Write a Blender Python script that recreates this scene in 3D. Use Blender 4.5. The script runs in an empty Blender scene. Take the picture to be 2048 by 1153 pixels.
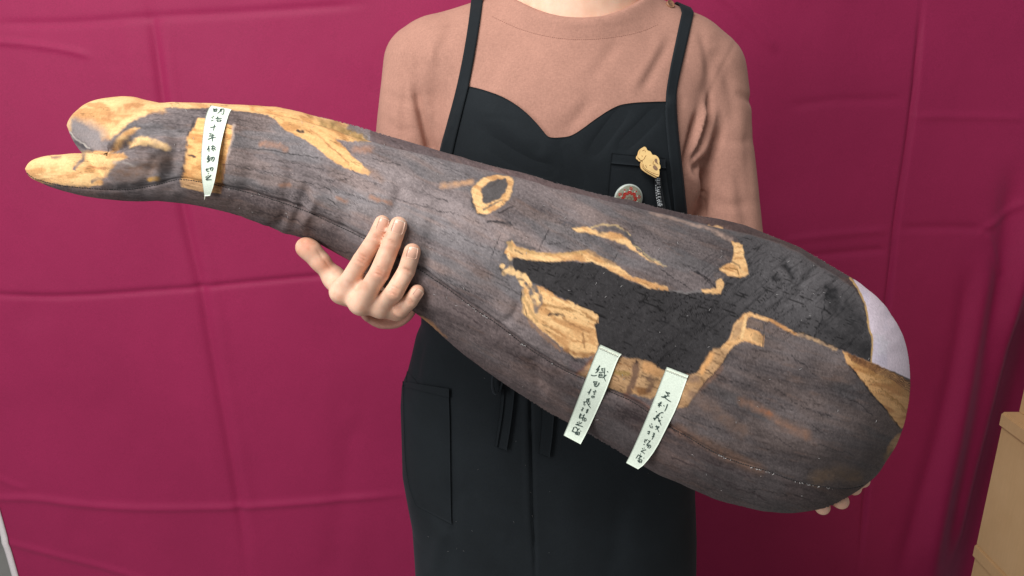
import bpy, bmesh, math, random
import numpy as np
from mathutils import Vector, Matrix
from mathutils.bvhtree import BVHTree

rng = np.random.default_rng(7)
random.seed(7)
C = bpy.context.scene.collection
S = bpy.context.scene

# ------------------------------------------------------------------ camera, light, exposure
PITCH = math.radians(17.0)
CAMZ = 1.32
F = 2048 * 26 / 36.0
cam_d = bpy.data.cameras.new('camera'); cam = bpy.data.objects.new('camera', cam_d); C.objects.link(cam)
cam.location = (0, 0, CAMZ); cam.rotation_euler = (math.pi / 2 - PITCH, 0, 0)
cam_d.lens = 26; cam_d.sensor_width = 36; cam_d.clip_start = 0.05; cam_d.clip_end = 60
S.camera = cam

world = bpy.data.worlds.new('World'); S.world = world; world.use_nodes = True
bg = world.node_tree.nodes['Background']
bg.inputs[0].default_value = (0.95, 0.97, 1.0, 1); bg.inputs[1].default_value = 0.28

def area(name, loc, target, sx, sy, power, col):
    l = bpy.data.lights.new(name, 'AREA'); l.shape = 'RECTANGLE'; l.size = sx; l.size_y = sy
    l.energy = power; l.color = col
    o = bpy.data.objects.new(name, l); C.objects.link(o); o.location = loc
    o.rotation_euler = (Vector(target) - Vector(loc)).to_track_quat('-Z', 'Y').to_euler()
    return o
area('ceiling_light', (-0.75, -0.25, 2.55), (-0.1, 1.1, 1.1), 1.1, 0.7, 39, (1.0, 0.98, 0.955))
area('window_light', (-1.9, -0.9, 1.75), (-0.2, 1.2, 1.15), 0.9, 1.2, 27, (0.98, 0.985, 1.0))
S.view_settings.view_transform = 'Standard'; S.view_settings.look = 'None'
S.view_settings.exposure = 0.0; S.view_settings.gamma = 1.0

# ------------------------------------------------------------------ helpers
ct, st = math.cos(PITCH), math.sin(PITCH)
FW = np.array([0, ct, -st]); UP = np.array([0, st, ct]); RT = np.array([1.0, 0, 0]); CAM = np.array([0, 0, CAMZ])
def P(px, py, d):
    """world point on the sight line of photograph pixel (px,py) at camera depth d"""
    px = np.asarray(px, float); py = np.asarray(py, float); d = np.asarray(d, float)
    u = (px - 1024) / F * d; v = (576.5 - py) / F * d
    return CAM + u[..., None] * RT + v[..., None] * UP + d[..., None] * FW
def Q(px, py, Y):
    v = (576.5 - np.asarray(py, float)) / F
    return P(px, py, Y / (ct + v * st))
def proj(W):
    r = W - CAM; d = r @ FW
    return 1024 + F * (r @ RT) / d, 576.5 - F * (r @ UP) / d, d

def mesh_np(name, V, Fc, mat=None, parent=None, smooth=True):
    me = bpy.data.meshes.new(name)
    V = np.asarray(V, np.float32); Fc = np.asarray(Fc, np.int32); k = Fc.shape[1]
    me.vertices.add(len(V)); me.vertices.foreach_set('co', V.ravel())
    me.loops.add(Fc.size); me.loops.foreach_set('vertex_index', Fc.ravel())
    me.polygons.add(len(Fc)); me.polygons.foreach_set('loop_start', np.arange(len(Fc), dtype=np.int32) * k)
    me.update(calc_edges=True); me.validate()
    if smooth: me.polygons.foreach_set('use_smooth', np.ones(len(me.polygons), bool))
    if mat: me.materials.append(mat)
    o = bpy.data.objects.new(name, me); C.objects.link(o)
    if parent: o.parent = parent
    return o
def mesh_py(name, V, Fc, mat=None, parent=None, smooth=True):
    me = bpy.data.meshes.new(name); me.from_pydata([tuple(map(float, v)) for v in V], [], Fc); me.update()
    if smooth:
        for p in me.polygons: p.use_smooth = True
    if mat: me.materials.append(mat)
    o = bpy.data.objects.new(name, me); C.objects.link(o)
    if parent: o.parent = parent
    return o
def tag(o, label=None, cat=None, group=None, kind=None):
    if label: o['label'] = label
    if cat: o['category'] = cat
    if group: o['group'] = group
    if kind: o['kind'] = kind
    return o
def fattr(o, name, vals, kind='FLOAT'):
    a = o.data.attributes.new(name, kind, 'POINT')
    if kind == 'FLOAT': a.data.foreach_set('value', np.asarray(vals, np.float32).ravel())
    elif kind == 'FLOAT_VECTOR': a.data.foreach_set('vector', np.asarray(vals, np.float32).ravel())
    else: a.data.foreach_set('color', np.asarray(vals, np.float32).ravel())
def grid_faces(n, m, wrap=False):
    i, j = np.meshgrid(np.arange(n - 1), np.arange(m if wrap else m - 1), indexing='ij')
    j2 = (j + 1) % m
    return np.stack([i * m + j, (i + 1) * m + j, (i + 1) * m + j2, i * m + j2], -1).reshape(-1, 4)
def resample(pts, n=None, t=None):
    pts = np.asarray(pts, float)
    L = np.concatenate([[0], np.cumsum(np.hypot(*(np.diff(pts[:, :2], axis=0).T)))]); L /= L[-1]
    if t is None: t = np.linspace(0, 1, n)
    return np.stack([np.interp(t, L, pts[:, k]) for k in range(pts.shape[1])], -1)
def chaikin(pts, it=2, closed=False):
    p = np.asarray(pts, float)
    for _ in range(it):
        if closed:
            q = np.roll(p, -1, 0); p = np.stack([.75 * p + .25 * q, .25 * p + .75 * q], 1).reshape(-1, p.shape[1])
        else:
            a, b = p[:-1], p[1:]
            m = np.stack([.75 * a + .25 * b, .25 * a + .75 * b], 1).reshape(-1, p.shape[1])
            p = np.concatenate([p[:1], m[1:-1], p[-1:]])
    return p
TAB = rng.random((12, 256, 256))
def vnoise(x, y, seed=0):
    xi = np.floor(x).astype(int); yi = np.floor(y).astype(int)
    fx = x - xi; fy = y - yi; fx = fx * fx * (3 - 2 * fx); fy = fy * fy * (3 - 2 * fy)
    T = TAB[seed % 12]
    a = T[xi & 255, yi & 255]; b = T[(xi + 1) & 255, yi & 255]; c = T[xi & 255, (yi + 1) & 255]; d = T[(xi + 1) & 255, (yi + 1) & 255]
    return (a * (1 - fx) + b * fx) * (1 - fy) + (c * (1 - fx) + d * fx) * fy
def fbm(x, y, seed=0, oct=4):
    s = 0; a = 1; t = 0
    for k in range(oct):
        s = s + a * vnoise(x * 2 ** k + 17.3 * k, y * 2 ** k + 9.1 * k, seed + k); t += a; a *= .55
    return s / t
def sstep(a, b, x):
    t = np.clip((x - a) / (b - a), 0, 1); return t * t * (3 - 2 * t)
def seg_dist(x, y, pts):
    d = np.full(x.shape, 1e9); side = np.zeros(x.shape)
    for (ax, ay), (bx, by) in zip(pts[:-1], pts[1:]):
        ex, ey = bx - ax, by - ay; L = ex * ex + ey * ey + 1e-9
        t = np.clip(((x - ax) * ex + (y - ay) * ey) / L, 0, 1)
        dx = x - ax - t * ex; dy = y - ay - t * ey; q = dx * dx + dy * dy
        m = q < d; d = np.where(m, q, d); side = np.where(m, np.sign(ex * dy - ey * dx), side)
    return np.sqrt(d), side
def poly_sd(x, y, poly):
    """signed distance, negative inside"""
    poly = list(map(tuple, poly)); d, _ = seg_dist(x, y, poly + poly[:1])
    ins = np.zeros(x.shape, bool)
    for (ax, ay), (bx, by) in zip(poly, poly[1:] + poly[:1]):
        c = (ay > y) != (by > y)
        ins ^= c & (x < (bx - ax) * (y - ay) / (by - ay + 1e-12) + ax)
    return np.where(ins, -d, d)
def Z(pts, ox, oy, s):
    return [(ox + a / s, oy + b / s) for a, b in pts]
def lin(r, g, b):
    f = lambda c: ((c / 255 + .055) / 1.055) ** 2.4 if c > 10 else c / 255 / 12.92
    return np.array([f(r), f(g), f(b)])
def coords(o):
    a = np.empty(len(o.data.vertices) * 3, np.float32); o.data.vertices.foreach_get('co', a); return a.reshape(-1, 3).astype(float)
def normals(o):
    a = np.empty(len(o.data.vertices) * 3, np.float32); o.data.vertices.foreach_get('normal', a); return a.reshape(-1, 3).astype(float)
def setco(o, V):
    o.data.vertices.foreach_set('co', np.asarray(V, np.float32).ravel()); o.data.update()
def dent(o, items):
    """real creases: push the surface in (depth>0) or out along lines; (points in photo pixels, width px, depth m)"""
    V = coords(o); N = normals(o); x, y, d = proj(V)
    face = sstep(-.05, .25, -(N @ FW))
    off = np.zeros(len(V))
    for pts, w, dep in items:
        pts = chaikin(pts, 2) if len(pts) > 2 else np.asarray(pts, float)
        b = (x > pts[:, 0].min() - 4 * w) & (x < pts[:, 0].max() + 4 * w) & (y > pts[:, 1].min() - 4 * w) & (y < pts[:, 1].max() + 4 * w)
        i = np.where(b)[0]
        if not len(i): continue
        xx, yy = x[i], y[i]
        # taper towards the ends
        q, _ = seg_dist(xx, yy, [tuple(p) for p in pts])
        e0 = np.hypot(xx - pts[0, 0], yy - pts[0, 1]); e1 = np.hypot(xx - pts[-1, 0], yy - pts[-1, 1])
        L = np.hypot(*np.diff(pts, axis=0).T).sum()
        tp = sstep(-w, .25 * L, np.minimum(e0, e1))
        off[i] -= dep * np.exp(-(q / w) ** 2) * tp
    setco(o, V + N * (off * face)[:, None])
def bvh(*objs):
    vs, fs = [], []
    for o in objs:
        n = len(vs); vs += [tuple(v.co) for v in o.data.vertices]; fs += [tuple(i + n for i in p.vertices) for p in o.data.polygons]
    return BVHTree.FromPolygons(vs, fs)
def cast(tree, px, py):
    out = np.full(np.shape(px), np.nan)
    for i in np.ndindex(*np.shape(px)):
        w = P(px[i], py[i], 1.0) - CAM
        h = tree.ray_cast(Vector(CAM), Vector(w / np.linalg.norm(w)))
        if h[0] is not None: out[i] = (np.array(h[0]) - CAM) @ FW
    return out
def fillnan(d, axis):
    for i in range(d.shape[1 - axis]):
        r = d[:, i] if axis == 0 else d[i]
        ok = ~np.isnan(r)
        if ok.sum() > 3:
            k = np.arange(len(r)); r2 = np.interp(k, k[ok], r[ok])
            l = k[ok][-1]; f = k[ok][0]
            sl = (r[l] - r[max(l - 4, f)]) / max(1, l - max(l - 4, f))
            r2[l + 1:] = r[l] + np.clip(sl, -.002, .0004) * (k[l + 1:] - l)
            if axis == 0: d[:, i] = r2
            else: d[i] = r2
    m = np.isnan(d)
    if m.any(): d[m] = np.nanmean(d)
    return d
def blur(d, it):
    for _ in range(it):
        p = np.pad(d, 1, mode='edge')
        d = (p[1:-1, 1:-1] * 2 + p[:-2, 1:-1] + p[2:, 1:-1] + p[1:-1, :-2] + p[1:-1, 2:]) / 6
    return d
def slab(name, PX, PY, D, thick, mat, parent, bend=None):
    """cloth sheet: front grid at depth D, closed with a back sheet thick metres behind"""
    n, m = PX.shape
    A = P(PX, PY, D).reshape(-1, 3); B = P(PX, PY, D + thick).reshape(-1, 3)
    fa = grid_faces(n, m); nb = n * m
    fb = fa[:, ::-1] + nb
    per = [i * m for i in range(n)] + [(n - 1) * m + j for j in range(1, m)] + [i * m + m - 1 for i in range(n - 2, -1, -1)] + [j for j in range(m - 2, 0, -1)]
    q = np.array([[per[k], per[k] + nb, per[(k + 1) % len(per)] + nb, per[(k + 1) % len(per)]] for k in range(len(per))])
    o = mesh_np(name, np.concatenate([A, B]), np.concatenate([fa, fb, q[:, ::-1]]), mat, parent)
    return o
def ruled(left, right, n, m, sm=2):
    l = resample(chaikin(left, sm), n); r = resample(chaikin(right, sm), n); t = np.linspace(0, 1, m)
    PX = l[:, :1] * (1 - t) + r[:, :1] * t; PY = l[:, 1:2] * (1 - t) + r[:, 1:2] * t
    return PX, PY
def tubes(name, paths, rad, mat, parent, sides=6, taper=True):
    V, Fc = [], []
    for pts in paths:
        pts = np.asarray(pts, float); n = len(pts); base = len(V)
        T = np.gradient(pts, axis=0)
        for i in range(n):
            t = Vector(T[i]).normalized(); a = t.orthogonal().normalized(); b = t.cross(a)
            r = rad * (0.55 + .45 * math.sin(math.pi * (i + .5) / n) if taper else 1)
            for k in range(sides):
                q = 2 * math.pi * k / sides
                V.append(pts[i] + r * (math.cos(q) * np.array(a) + math.sin(q) * np.array(b)))
        for i in range(n - 1):
            for k in range(sides):
                Fc.append((base + i * sides + k, base + i * sides + (k + 1) % sides, base + (i + 1) * sides + (k + 1) % sides, base + (i + 1) * sides + k))
        Fc.append(tuple(base + k for k in range(sides))[::-1]); Fc.append(tuple(base + (n - 1) * sides + k for k in range(sides)))
    return mesh_py(name, V, Fc, mat, parent)

# ---- signed distance bodies meshed with surface nets
class Field:
    def __init__(s, lo, hi, h):
        s.lo = np.array(lo, float); s.h = h; s.n = np.ceil((np.array(hi) - s.lo) / h).astype(int) + 1
        s.f = np.full(s.n, .2, np.float32)
    def _box(s, lo, hi):
        a = np.clip(np.floor((lo - s.lo) / s.h).astype(int), 0, s.n); b = np.clip(np.ceil((hi - s.lo) / s.h).astype(int) + 1, 0, s.n)
        if (b <= a).any(): return None
        sl = tuple(slice(a[i], b[i]) for i in range(3))
        g = [s.lo[i] + s.h * np.arange(a[i], b[i]) for i in range(3)]
        return sl, g[0][:, None, None], g[1][None, :, None], g[2][None, None, :]
    def smin(s, sl, d, k):
        f = s.f[sl]
        if k <= 0: s.f[sl] = np.minimum(f, d); return
        hh = np.maximum(k - np.abs(f - d), 0) / k
        s.f[sl] = np.minimum(f, d) - hh * hh * k * .25
    def cone(s, a, b, ra, rb, k=.01, sy=1.0):
        a = np.array(a, float); b = np.array(b, float); R = max(ra, rb) + k + 4 * s.h
        r = s._box(np.minimum(a, b) - R, np.maximum(a, b) + R)
        if r is None: return
        sl, X, Y, Zz = r
        yc = (a[1] + b[1]) / 2
        a2 = a.copy(); b2 = b.copy(); a2[1] = yc + (a[1] - yc) / sy; b2[1] = yc + (b[1] - yc) / sy
        Y = yc + (Y - yc) / sy
        e = b2 - a2; L = max(e @ e, 1e-12)
        t = np.clip(((X - a2[0]) * e[0] + (Y - a2[1]) * e[1] + (Zz - a2[2]) * e[2]) / L, 0, 1)
        d = np.sqrt((X - a2[0] - t * e[0]) ** 2 + (Y - a2[1] - t * e[1]) ** 2 + (Zz - a2[2] - t * e[2]) ** 2) - (ra + (rb - ra) * t)
        s.smin(sl, (d * min(1, sy) if sy < 1 else d).astype(np.float32), k)
    def chain(s, pts, rads, k=.004):
        for i in range(len(pts) - 1): s.cone(pts[i], pts[i + 1], rads[i], rads[i + 1], k)
    def ell(s, c, r, k=.01):
        c = np.array(c, float); r = np.array(r, float)
        q = s._box(c - r - k - 4 * s.h, c + r + k + 4 * s.h)
        if q is None: return
        sl, X, Y, Zz = q
        p = np.sqrt(((X - c[0]) / r[0]) ** 2 + ((Y - c[1]) / r[1]) ** 2 + ((Zz - c[2]) / r[2]) ** 2)
        s.smin(sl, ((p - 1) * r.min()).astype(np.float32), k)
    def cut(s, fn):
        X, Y, Zz = [s.lo[i] + s.h * np.arange(s.n[i]) for i in range(3)]
        s.f = np.maximum(s.f, fn(X[:, None, None], Y[None, :, None], Zz[None, None, :]).astype(np.float32))
    def mesh(s):
        f = s.f; nx, ny, nz = f.shape
        sg = f < 0
        cs = [(i, j, k) for i in (0, 1) for j in (0, 1) for k in (0, 1)]
        cnt = sum(sg[i:nx - 1 + i, j:ny - 1 + j, k:nz - 1 + k].astype(np.int8) for i, j, k in cs)
        act = np.argwhere((cnt > 0) & (cnt < 8)); idx = np.full((nx - 1, ny - 1, nz - 1), -1, np.int64)
        idx[tuple(act.T)] = np.arange(len(act))
        val = {c: f[act[:, 0] + c[0], act[:, 1] + c[1], act[:, 2] + c[2]] for c in cs}
        acc = np.zeros((len(act), 3)); n = np.zeros(len(act))
        for c in cs:
            for ax in range(3):
                if c[ax]: continue
                e = list(c); e[ax] = 1; e = tuple(e)
                a, b = val[c], val[e]; m = (a < 0) != (b < 0)
                t = np.where(m, a / np.where(m, a - b, 1), 0)
                p = np.tile(np.array(c, float), (len(act), 1)); p[:, ax] = t
                acc += p * m[:, None]; n += m
        V = s.lo + s.h * (act + acc / n[:, None])
        Q4 = []
        for ax in range(3):
            o1, o2 = [(1, 2), (2, 0), (0, 1)][ax]
            sh = [slice(None)] * 3; sh2 = [slice(None)] * 3; sh[ax] = slice(0, -1); sh2[ax] = slice(1, None)
            A, B = sg[tuple(sh)], sg[tuple(sh2)]
            for flip in (False, True):
                e = np.argwhere((A & ~B) if not flip else (~A & B))
                ok = (e[:, o1] > 0) & (e[:, o2] > 0) & (e[:, o1] < f.shape[o1] - 1) & (e[:, o2] < f.shape[o2] - 1)
                e = e[ok]
                def at(d1, d2):
                    q = e.copy(); q[:, o1] -= d1; q[:, o2] -= d2; return idx[tuple(q.T)]
                q = np.stack([at(1, 1), at(0, 1), at(0, 0), at(1, 0)], 1)
                if flip: q = q[:, ::-1]
                Q4.append(q)
        Q4 = np.concatenate(Q4); Q4 = Q4[(Q4 >= 0).all(1)]
        return V, Q4
def relax(V, Fc, it, lam=.5):
    for _ in range(it):
        acc = np.zeros_like(V); n = np.zeros(len(V))
        for a, b in ((0, 1), (1, 2), (2, 3), (3, 0)):
            np.add.at(acc, Fc[:, a], V[Fc[:, b]]); np.add.at(acc, Fc[:, b], V[Fc[:, a]])
            np.add.at(n, Fc[:, a], 1); np.add.at(n, Fc[:, b], 1)
        V = V + lam * (acc / np.maximum(n, 1)[:, None] - V)
    return V

# ------------------------------------------------------------------ materials
def newmat(name):
    m = bpy.data.materials.new(name); m.use_nodes = True
    return m, m.node_tree, m.node_tree.nodes['Principled BSDF']
def N(nt, t, **kw):
    n = nt.nodes.new(t)
    for k, v in kw.items(): setattr(n, k, v)
    return n
def noise_node(nt, scale, detail=4, rough=.55, vec=None):
    n = N(nt, 'ShaderNodeTexNoise'); n.inputs['Scale'].default_value = scale; n.inputs['Detail'].default_value = detail; n.inputs['Roughness'].default_value = rough
    if vec: nt.links.new(vec, n.inputs['Vector'])
    return n
def ramp(nt, src, stops):
    r = N(nt, 'ShaderNodeValToRGB'); nt.links.new(src, r.inputs[0])
    e = r.color_ramp.elements
    while len(e) > 1: e.remove(e[-1])
    e[0].position = stops[0][0]; e[0].color = (*stops[0][1], 1)
    for p, c in stops[1:]: q = e.new(p); q.color = (*c, 1)
    return r
def mixc(nt, mode, fac, a, b):
    m = N(nt, 'ShaderNodeMix', data_type='RGBA', blend_type=mode)
    for i, v in ((0, fac), (6, a), (7, b)):
        if hasattr(v, 'is_linked') or isinstance(v, bpy.types.NodeSocket): nt.links.new(v, m.inputs[i])
        elif i == 0: m.inputs[0].default_value = v
        else: m.inputs[i].default_value = (*v, 1)
    return m.outputs[2]
def objco(nt, scale=(1, 1, 1), rot=(0, 0, 0)):
    t = N(nt, 'ShaderNodeTexCoord'); mp = N(nt, 'ShaderNodeMapping'); mp.inputs['Scale'].default_value = scale; mp.inputs['Rotation'].default_value = rot
    nt.links.new(t.outputs['Object'], mp.inputs['Vector']); return mp.outputs['Vector']
def bump(nt, b, h, strength, dist=.001):
    n = N(nt, 'ShaderNodeBump'); n.inputs['Strength'].default_value = strength; n.inputs['Distance'].default_value = dist
    nt.links.new(h, n.inputs['Height']); nt.links.new(n.outputs[0], b.inputs['Normal']); return n
def cloth(name, col, rough, var, weave, wstr, sheen=0.0, sheencol=(1, 1, 1), spec=.3, blot=6, sheenr=.4):
    m, nt, b = newmat(name)
    n1 = noise_node(nt, blot, 5, .6, objco(nt)); n2 = noise_node(nt, weave, 2, .6, objco(nt, (1, 1, .35))); n3 = noise_node(nt, weave, 2, .6, objco(nt, (.35, 1, 1)))
    add = N(nt, 'ShaderNodeMath', operation='ADD'); nt.links.new(n2.outputs[0], add.inputs[0]); nt.links.new(n3.outputs[0], add.inputs[1])
    r1 = ramp(nt, n1.outputs[0], [(.3, tuple(np.array(col) * (1 - var))), (.7, tuple(np.minimum(1, np.array(col) * (1 + var))))])
    r2 = ramp(nt, add.outputs[0], [(.7, (.87, .87, .87)), (1.3, (1.09, 1.09, 1.09))])
    r2.color_ramp.elements[0].position = .35; r2.color_ramp.elements[1].position = .65
    hf = N(nt, 'ShaderNodeMath', operation='MULTIPLY'); hf.inputs[1].default_value = .5; nt.links.new(add.outputs[0], hf.inputs[0]); nt.links.new(hf.outputs[0], r2.inputs[0])
    c = mixc(nt, 'MULTIPLY', 1.0, r1.outputs[0], r2.outputs[0])
    nt.links.new(c, b.inputs['Base Color']); b.inputs['Roughness'].default_value = rough
    b.inputs['Specular IOR Level'].default_value = spec
    b.inputs['Sheen Weight'].default_value = sheen; b.inputs['Sheen Tint'].default_value = (*sheencol, 1); b.inputs['Sheen Roughness'].default_value = sheenr
    bump(nt, b, hf.outputs[0], wstr, .0006)
    return m
M = {}
M['curtain'] = cloth('burgundy_satin', (.345, .022, .090), .55, .07, 900, .18, .15, (1, .45, .75), .18, 3)
M['selvage'] = cloth('white_selvage', (.8, .74, .74), .8, .05, 900, .2)
M['shirt'] = cloth('terracotta_linen', (.455, .240, .182), .92, .05, 700, .32, .12, (1, .8, .7), .12, 40)
M['apron'] = cloth('black_twill', (.0125, .016, .019), .85, .18, 900, .35, .05, (.7, .85, 1), .2, 9)
M['tape'] = cloth('cotton_tape', (.79, .88, .75), .85, .03, 1500, .25, spec=.2)
M['trouser'] = cloth('dark_trouser_cloth', (.02, .022, .025), .9, .1, 700, .2)

def skin_mat():
    m, nt, b = newmat('skin')
    n = noise_node(nt, 55, 4, .6, objco(nt)); n2 = noise_node(nt, 900, 2, .5, objco(nt))
    a = N(nt, 'ShaderNodeAttribute', attribute_name='redness')
    base = ramp(nt, n.outputs[0], [(.3, (.77, .455, .315)), (.7, (.87, .57, .415))])
    c = mixc(nt, 'MIX', a.outputs['Fac'], base.outputs[0], (.60, .25, .155))
    nt.links.new(c, b.inputs['Base Color']); b.inputs['Roughness'].default_value = .5; b.inputs['Specular IOR Level'].default_value = .35
    b.inputs['Subsurface Weight'].default_value = .12; b.inputs['Subsurface Radius'].default_value = (.008, .003, .0015); b.inputs['Subsurface Scale'].default_value = .6
    bump(nt, b, n2.outputs[0], .12, .0005)
    return m
M['skin'] = skin_mat()
def plain(name, col, rough=.6, var=.1, scale=40, bstr=.0, metal=0, spec=.4):
    m, nt, b = newmat(name); n = noise_node(nt, scale, 5, .6, objco(nt))
    r = ramp(nt, n.outputs[0], [(.3, tuple(np.array(col) * (1 - var))), (.7, tuple(np.minimum(1, np.array(col) * (1 + var))))])
    nt.links.new(r.outputs[0], b.inputs['Base Color']); b.inputs['Roughness'].default_value = rough; b.inputs['Metallic'].default_value = metal; b.inputs['Specular IOR Level'].default_value = spec
    if bstr: bump(nt, b, n.outputs[0], bstr, .001)
    return m
M['nail'] = plain('fingernail', (.74, .43, .31), .26, .05, 200, spec=.5)
M['nail_edge'] = plain('fingernail_edge', (.84, .66, .52), .35, .05, 200)
M['ink'] = plain('ink', (.035, .065, .055), .7, .35, 600)
M['thread_white'] = plain('white_thread', (.86, .86, .74), .8, .1, 500)
M['thread_dark'] = plain('dark_thread', (.03, .028, .028), .8, .2, 500)
M['lint'] = plain('lint', (.5, .48, .47), .9, .1, 500)
M['wood_pin'] = plain('pale_plywood', (.78, .53, .22), .55, .12, 120, .1)
M['wood_edge'] = plain('burnt_plywood_edge', (.34, .15, .045), .6, .3, 200)
M['pin_brown'] = plain('brown_paint', (.24, .14, .08), .55, .12, 200)
M['white_print'] = plain('white_print', (.72, .76, .78), .6, .1, 400)
M['black_strip'] = plain('black_strip', (.02, .024, .027), .45, .2, 200)
M['button'] = plain('horn_button', (.30, .15, .085), .35, .3, 300)
M['wall'] = plain('grey_wall_paint', (.16, .19, .195), .8, .08, 8, .05)
M['floor'] = plain('vinyl_floor', (.30, .29, .27), .5, .12, 6)
def card_mat():
    m, nt, b = newmat('corrugated_cardboard')
    n1 = noise_node(nt, 7, 5, .6, objco(nt)); n2 = noise_node(nt, 260, 3, .6, objco(nt, (1, 1, .08)))
    r = ramp(nt, n1.outputs[0], [(.3, (.58, .39, .185)), (.7, (.66, .46, .235))])
    r2 = ramp(nt, n2.outputs[0], [(.3, (.97, .97, .97)), (.7, (1.03, 1.03, 1.03))])
    nt.links.new(mixc(nt, 'MULTIPLY', 1.0, r.outputs[0], r2.outputs[0]), b.inputs['Base Color']); b.inputs['Roughness'].default_value = .85
    bump(nt, b, n2.outputs[0], .15, .001); return m
M['card'] = card_mat()
def print_mat(name, rough, bstr, sheen, scale=420, spec=.25):
    m, nt, b = newmat(name)
    a = N(nt, 'ShaderNodeAttribute', attribute_name='print')
    n = noise_node(nt, scale, 4, .65, objco(nt)); n2 = noise_node(nt, 1300, 2, .6, objco(nt))
    r = ramp(nt, n.outputs[0], [(.28, (.82, .82, .82)), (.72, (1.16, 1.16, 1.16))])
    nt.links.new(mixc(nt, 'MULTIPLY', 1.0, a.outputs['Color'], r.outputs[0]), b.inputs['Base Color'])
    b.inputs['Roughness'].default_value = rough; b.inputs['Specular IOR Level'].default_value = spec
    b.inputs['Sheen Weight'].default_value = sheen; b.inputs['Sheen Roughness'].default_value = .45; b.inputs['Sheen Tint'].default_value = (1, .97, .97, 1)
    bump(nt, b, n2.outputs[0], bstr, .0008)
    return m
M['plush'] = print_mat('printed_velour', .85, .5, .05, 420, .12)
M['badge'] = print_mat('badge_print', .3, .0, 0, 200, .4)

# ------------------------------------------------------------------ setting: floor, wall, curtain, boxes
def sheet(name, pts, mat):
    o = mesh_py(name, pts, [(0, 1, 2, 3)], mat, smooth=False); tag(o, kind='structure'); return o
sheet('floor', [(-3, -2, 0), (3, -2, 0), (3, 2.10, 0), (-3, 2.10, 0)], M['floor'])
sheet('wall', [(-3, 2.10, 0.0), (3, 2.10, 0.0), (3, 2.10, 2.7), (-3, 2.10, 2.7)], M['wall'])

YC = 1.5
nz, nx = 430, 560
zs = np.linspace(0.012, 2.1, nz); ledge = float(np.mean([Q(2, 1030, YC)[0], Q(36, 1153, YC)[0]]))
l0 = Q(0, 1022, YC); l1 = Q(37, 1153, YC)
def ledge_at(z):
    return l0[0] + (l1[0] - l0[0]) * (z - l0[2]) / (l1[2] - l0[2])
X = np.empty((nz, nx)); Zg = np.repeat(zs[:, None], nx, 1); tt = np.linspace(0, 1, nx)
for i in range(nz):
    le = ledge_at(zs[i]) if zs[i] > .0 else ledge
    X[i] = le + (1.42 - le) * tt
V = np.stack([X, np.full_like(X, YC), Zg], -1).reshape(-1, 3)
cx, cy, _ = proj(V)
off = np.zeros(len(V))                       # positive = away from the camera
def crease(pts, w, dep, step=0.0, sw=10):
    global off
    pts = chaikin(pts, 2); q, side = seg_dist(cx, cy, [tuple(p) for p in pts])
    L = np.hypot(*np.diff(pts, axis=0).T).sum()
    e = np.minimum(np.hypot(cx - pts[0, 0], cy - pts[0, 1]), np.hypot(cx - pts[-1, 0], cy - pts[-1, 1]))
    tp = sstep(0, .15 * L, e)
    off += dep * np.exp(-(q / w) ** 2) * tp
    if step: off += step * side * np.exp(-q / sw) * sstep(0, 3, q) * tp
crease([(-200, 578), (0, 590), (100, 594), (200, 590), (300, 583), (400, 575), (520, 563), (690, 548), (860, 535)], 5.5, .0042, .0010, 22)
crease([(-100, 992), (0, 997), (66, 995), (143, 1004), (230, 1014), (300, 1018), (480, 1015), (650, 1003), (850, 985)], 7, -.0042, -.0009, 20)
crease([(-20, 1075), (17, 1087), (110, 1109), (197, 1132), (263, 1151), (330, 1180)], 6, -.0034)
crease([(-60, 940), (0, 958), (28, 972), (60, 980)], 6, -.002)
crease([(-60, 82), (0, 84), (60, 89), (150, 103), (190, 118)], 6, -.0036)
crease([(-60, 49), (0, 48), (150, 47), (290, 35), (500, 25), (760, 6)], 8, .0028)
crease([(295, -40), (297, 0), (303, 40), (316, 130), (325, 205), (345, 320), (365, 420), (385, 510), (402, 575), (420, 690), (440, 800), (455, 880), (475, 1000), (490, 1100), (500, 1180)], 9, .0062, 0)
crease([(330, -40), (338, 130), (352, 220), (378, 380), (402, 470), (428, 570), (445, 690), (462, 800), (478, 880), (500, 1000), (520, 1180)], 12, -.0020, 0)
crease([(240, -40), (268, 130), (300, 260), (340, 410), (366, 560), (392, 700), (418, 860), (455, 1100)], 20, -.0018, 0)
crease([(1846, -40), (1845, 0), (1838, 80), (1825, 220), (1810, 330), (1795, 420), (1786, 500), (1780, 560), (1774, 615), (1757, 760), (1735, 960), (1716, 1160)], 4.0, .011, .0012, 30)
crease([(1560, 488), (1580, 480), (1680, 468), (1788, 461)], 7, -.0026)
crease([(1578, 520), (1626, 512), (1700, 505), (1784, 499)], 7, .0036)
crease([(1400, -40), (1445, -5), (1475, 15), (1530, 75), (1560, 110)], 10, -.0040)
crease([(1570, 215), (1660, 201), (1740, 200), (1820, 199)], 9, .0022)
crease([(1815, 236), (1880, 232), (2060, 237)], 7, -.0024)
crease([(1790, 457), (1900, 455), (1968, 458), (2000, 470)], 8, .0028)
crease([(1950, 468), (1970, 459), (2011, 433), (2060, 400)], 8, -.0030)
crease([(1970, 460), (1985, 495), (2010, 560)], 8, -.0026)
crease([(2030, 300), (2020, 480), (1990, 640), (1965, 800), (1930, 1000), (1900, 1200)], 26, .016)
crease([(1985, 480), (1960, 660), (1925, 840), (1885, 1010), (1850, 1180)], 22, -.010)
crease([(1940, 520), (1915, 700), (1880, 860), (1830, 1040), (1795, 1180)], 16, .006)
crease([(2075, 400), (2035, 620), (2005, 800), (1965, 1000), (1935, 1180)], 18, -.012)
crease([(700, 830), (690, 960), (672, 1080), (660, 1180)], 26, .0035)
crease([(60, 620), (110, 760), (150, 900), (170, 1060)], 60, -.004)
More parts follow.
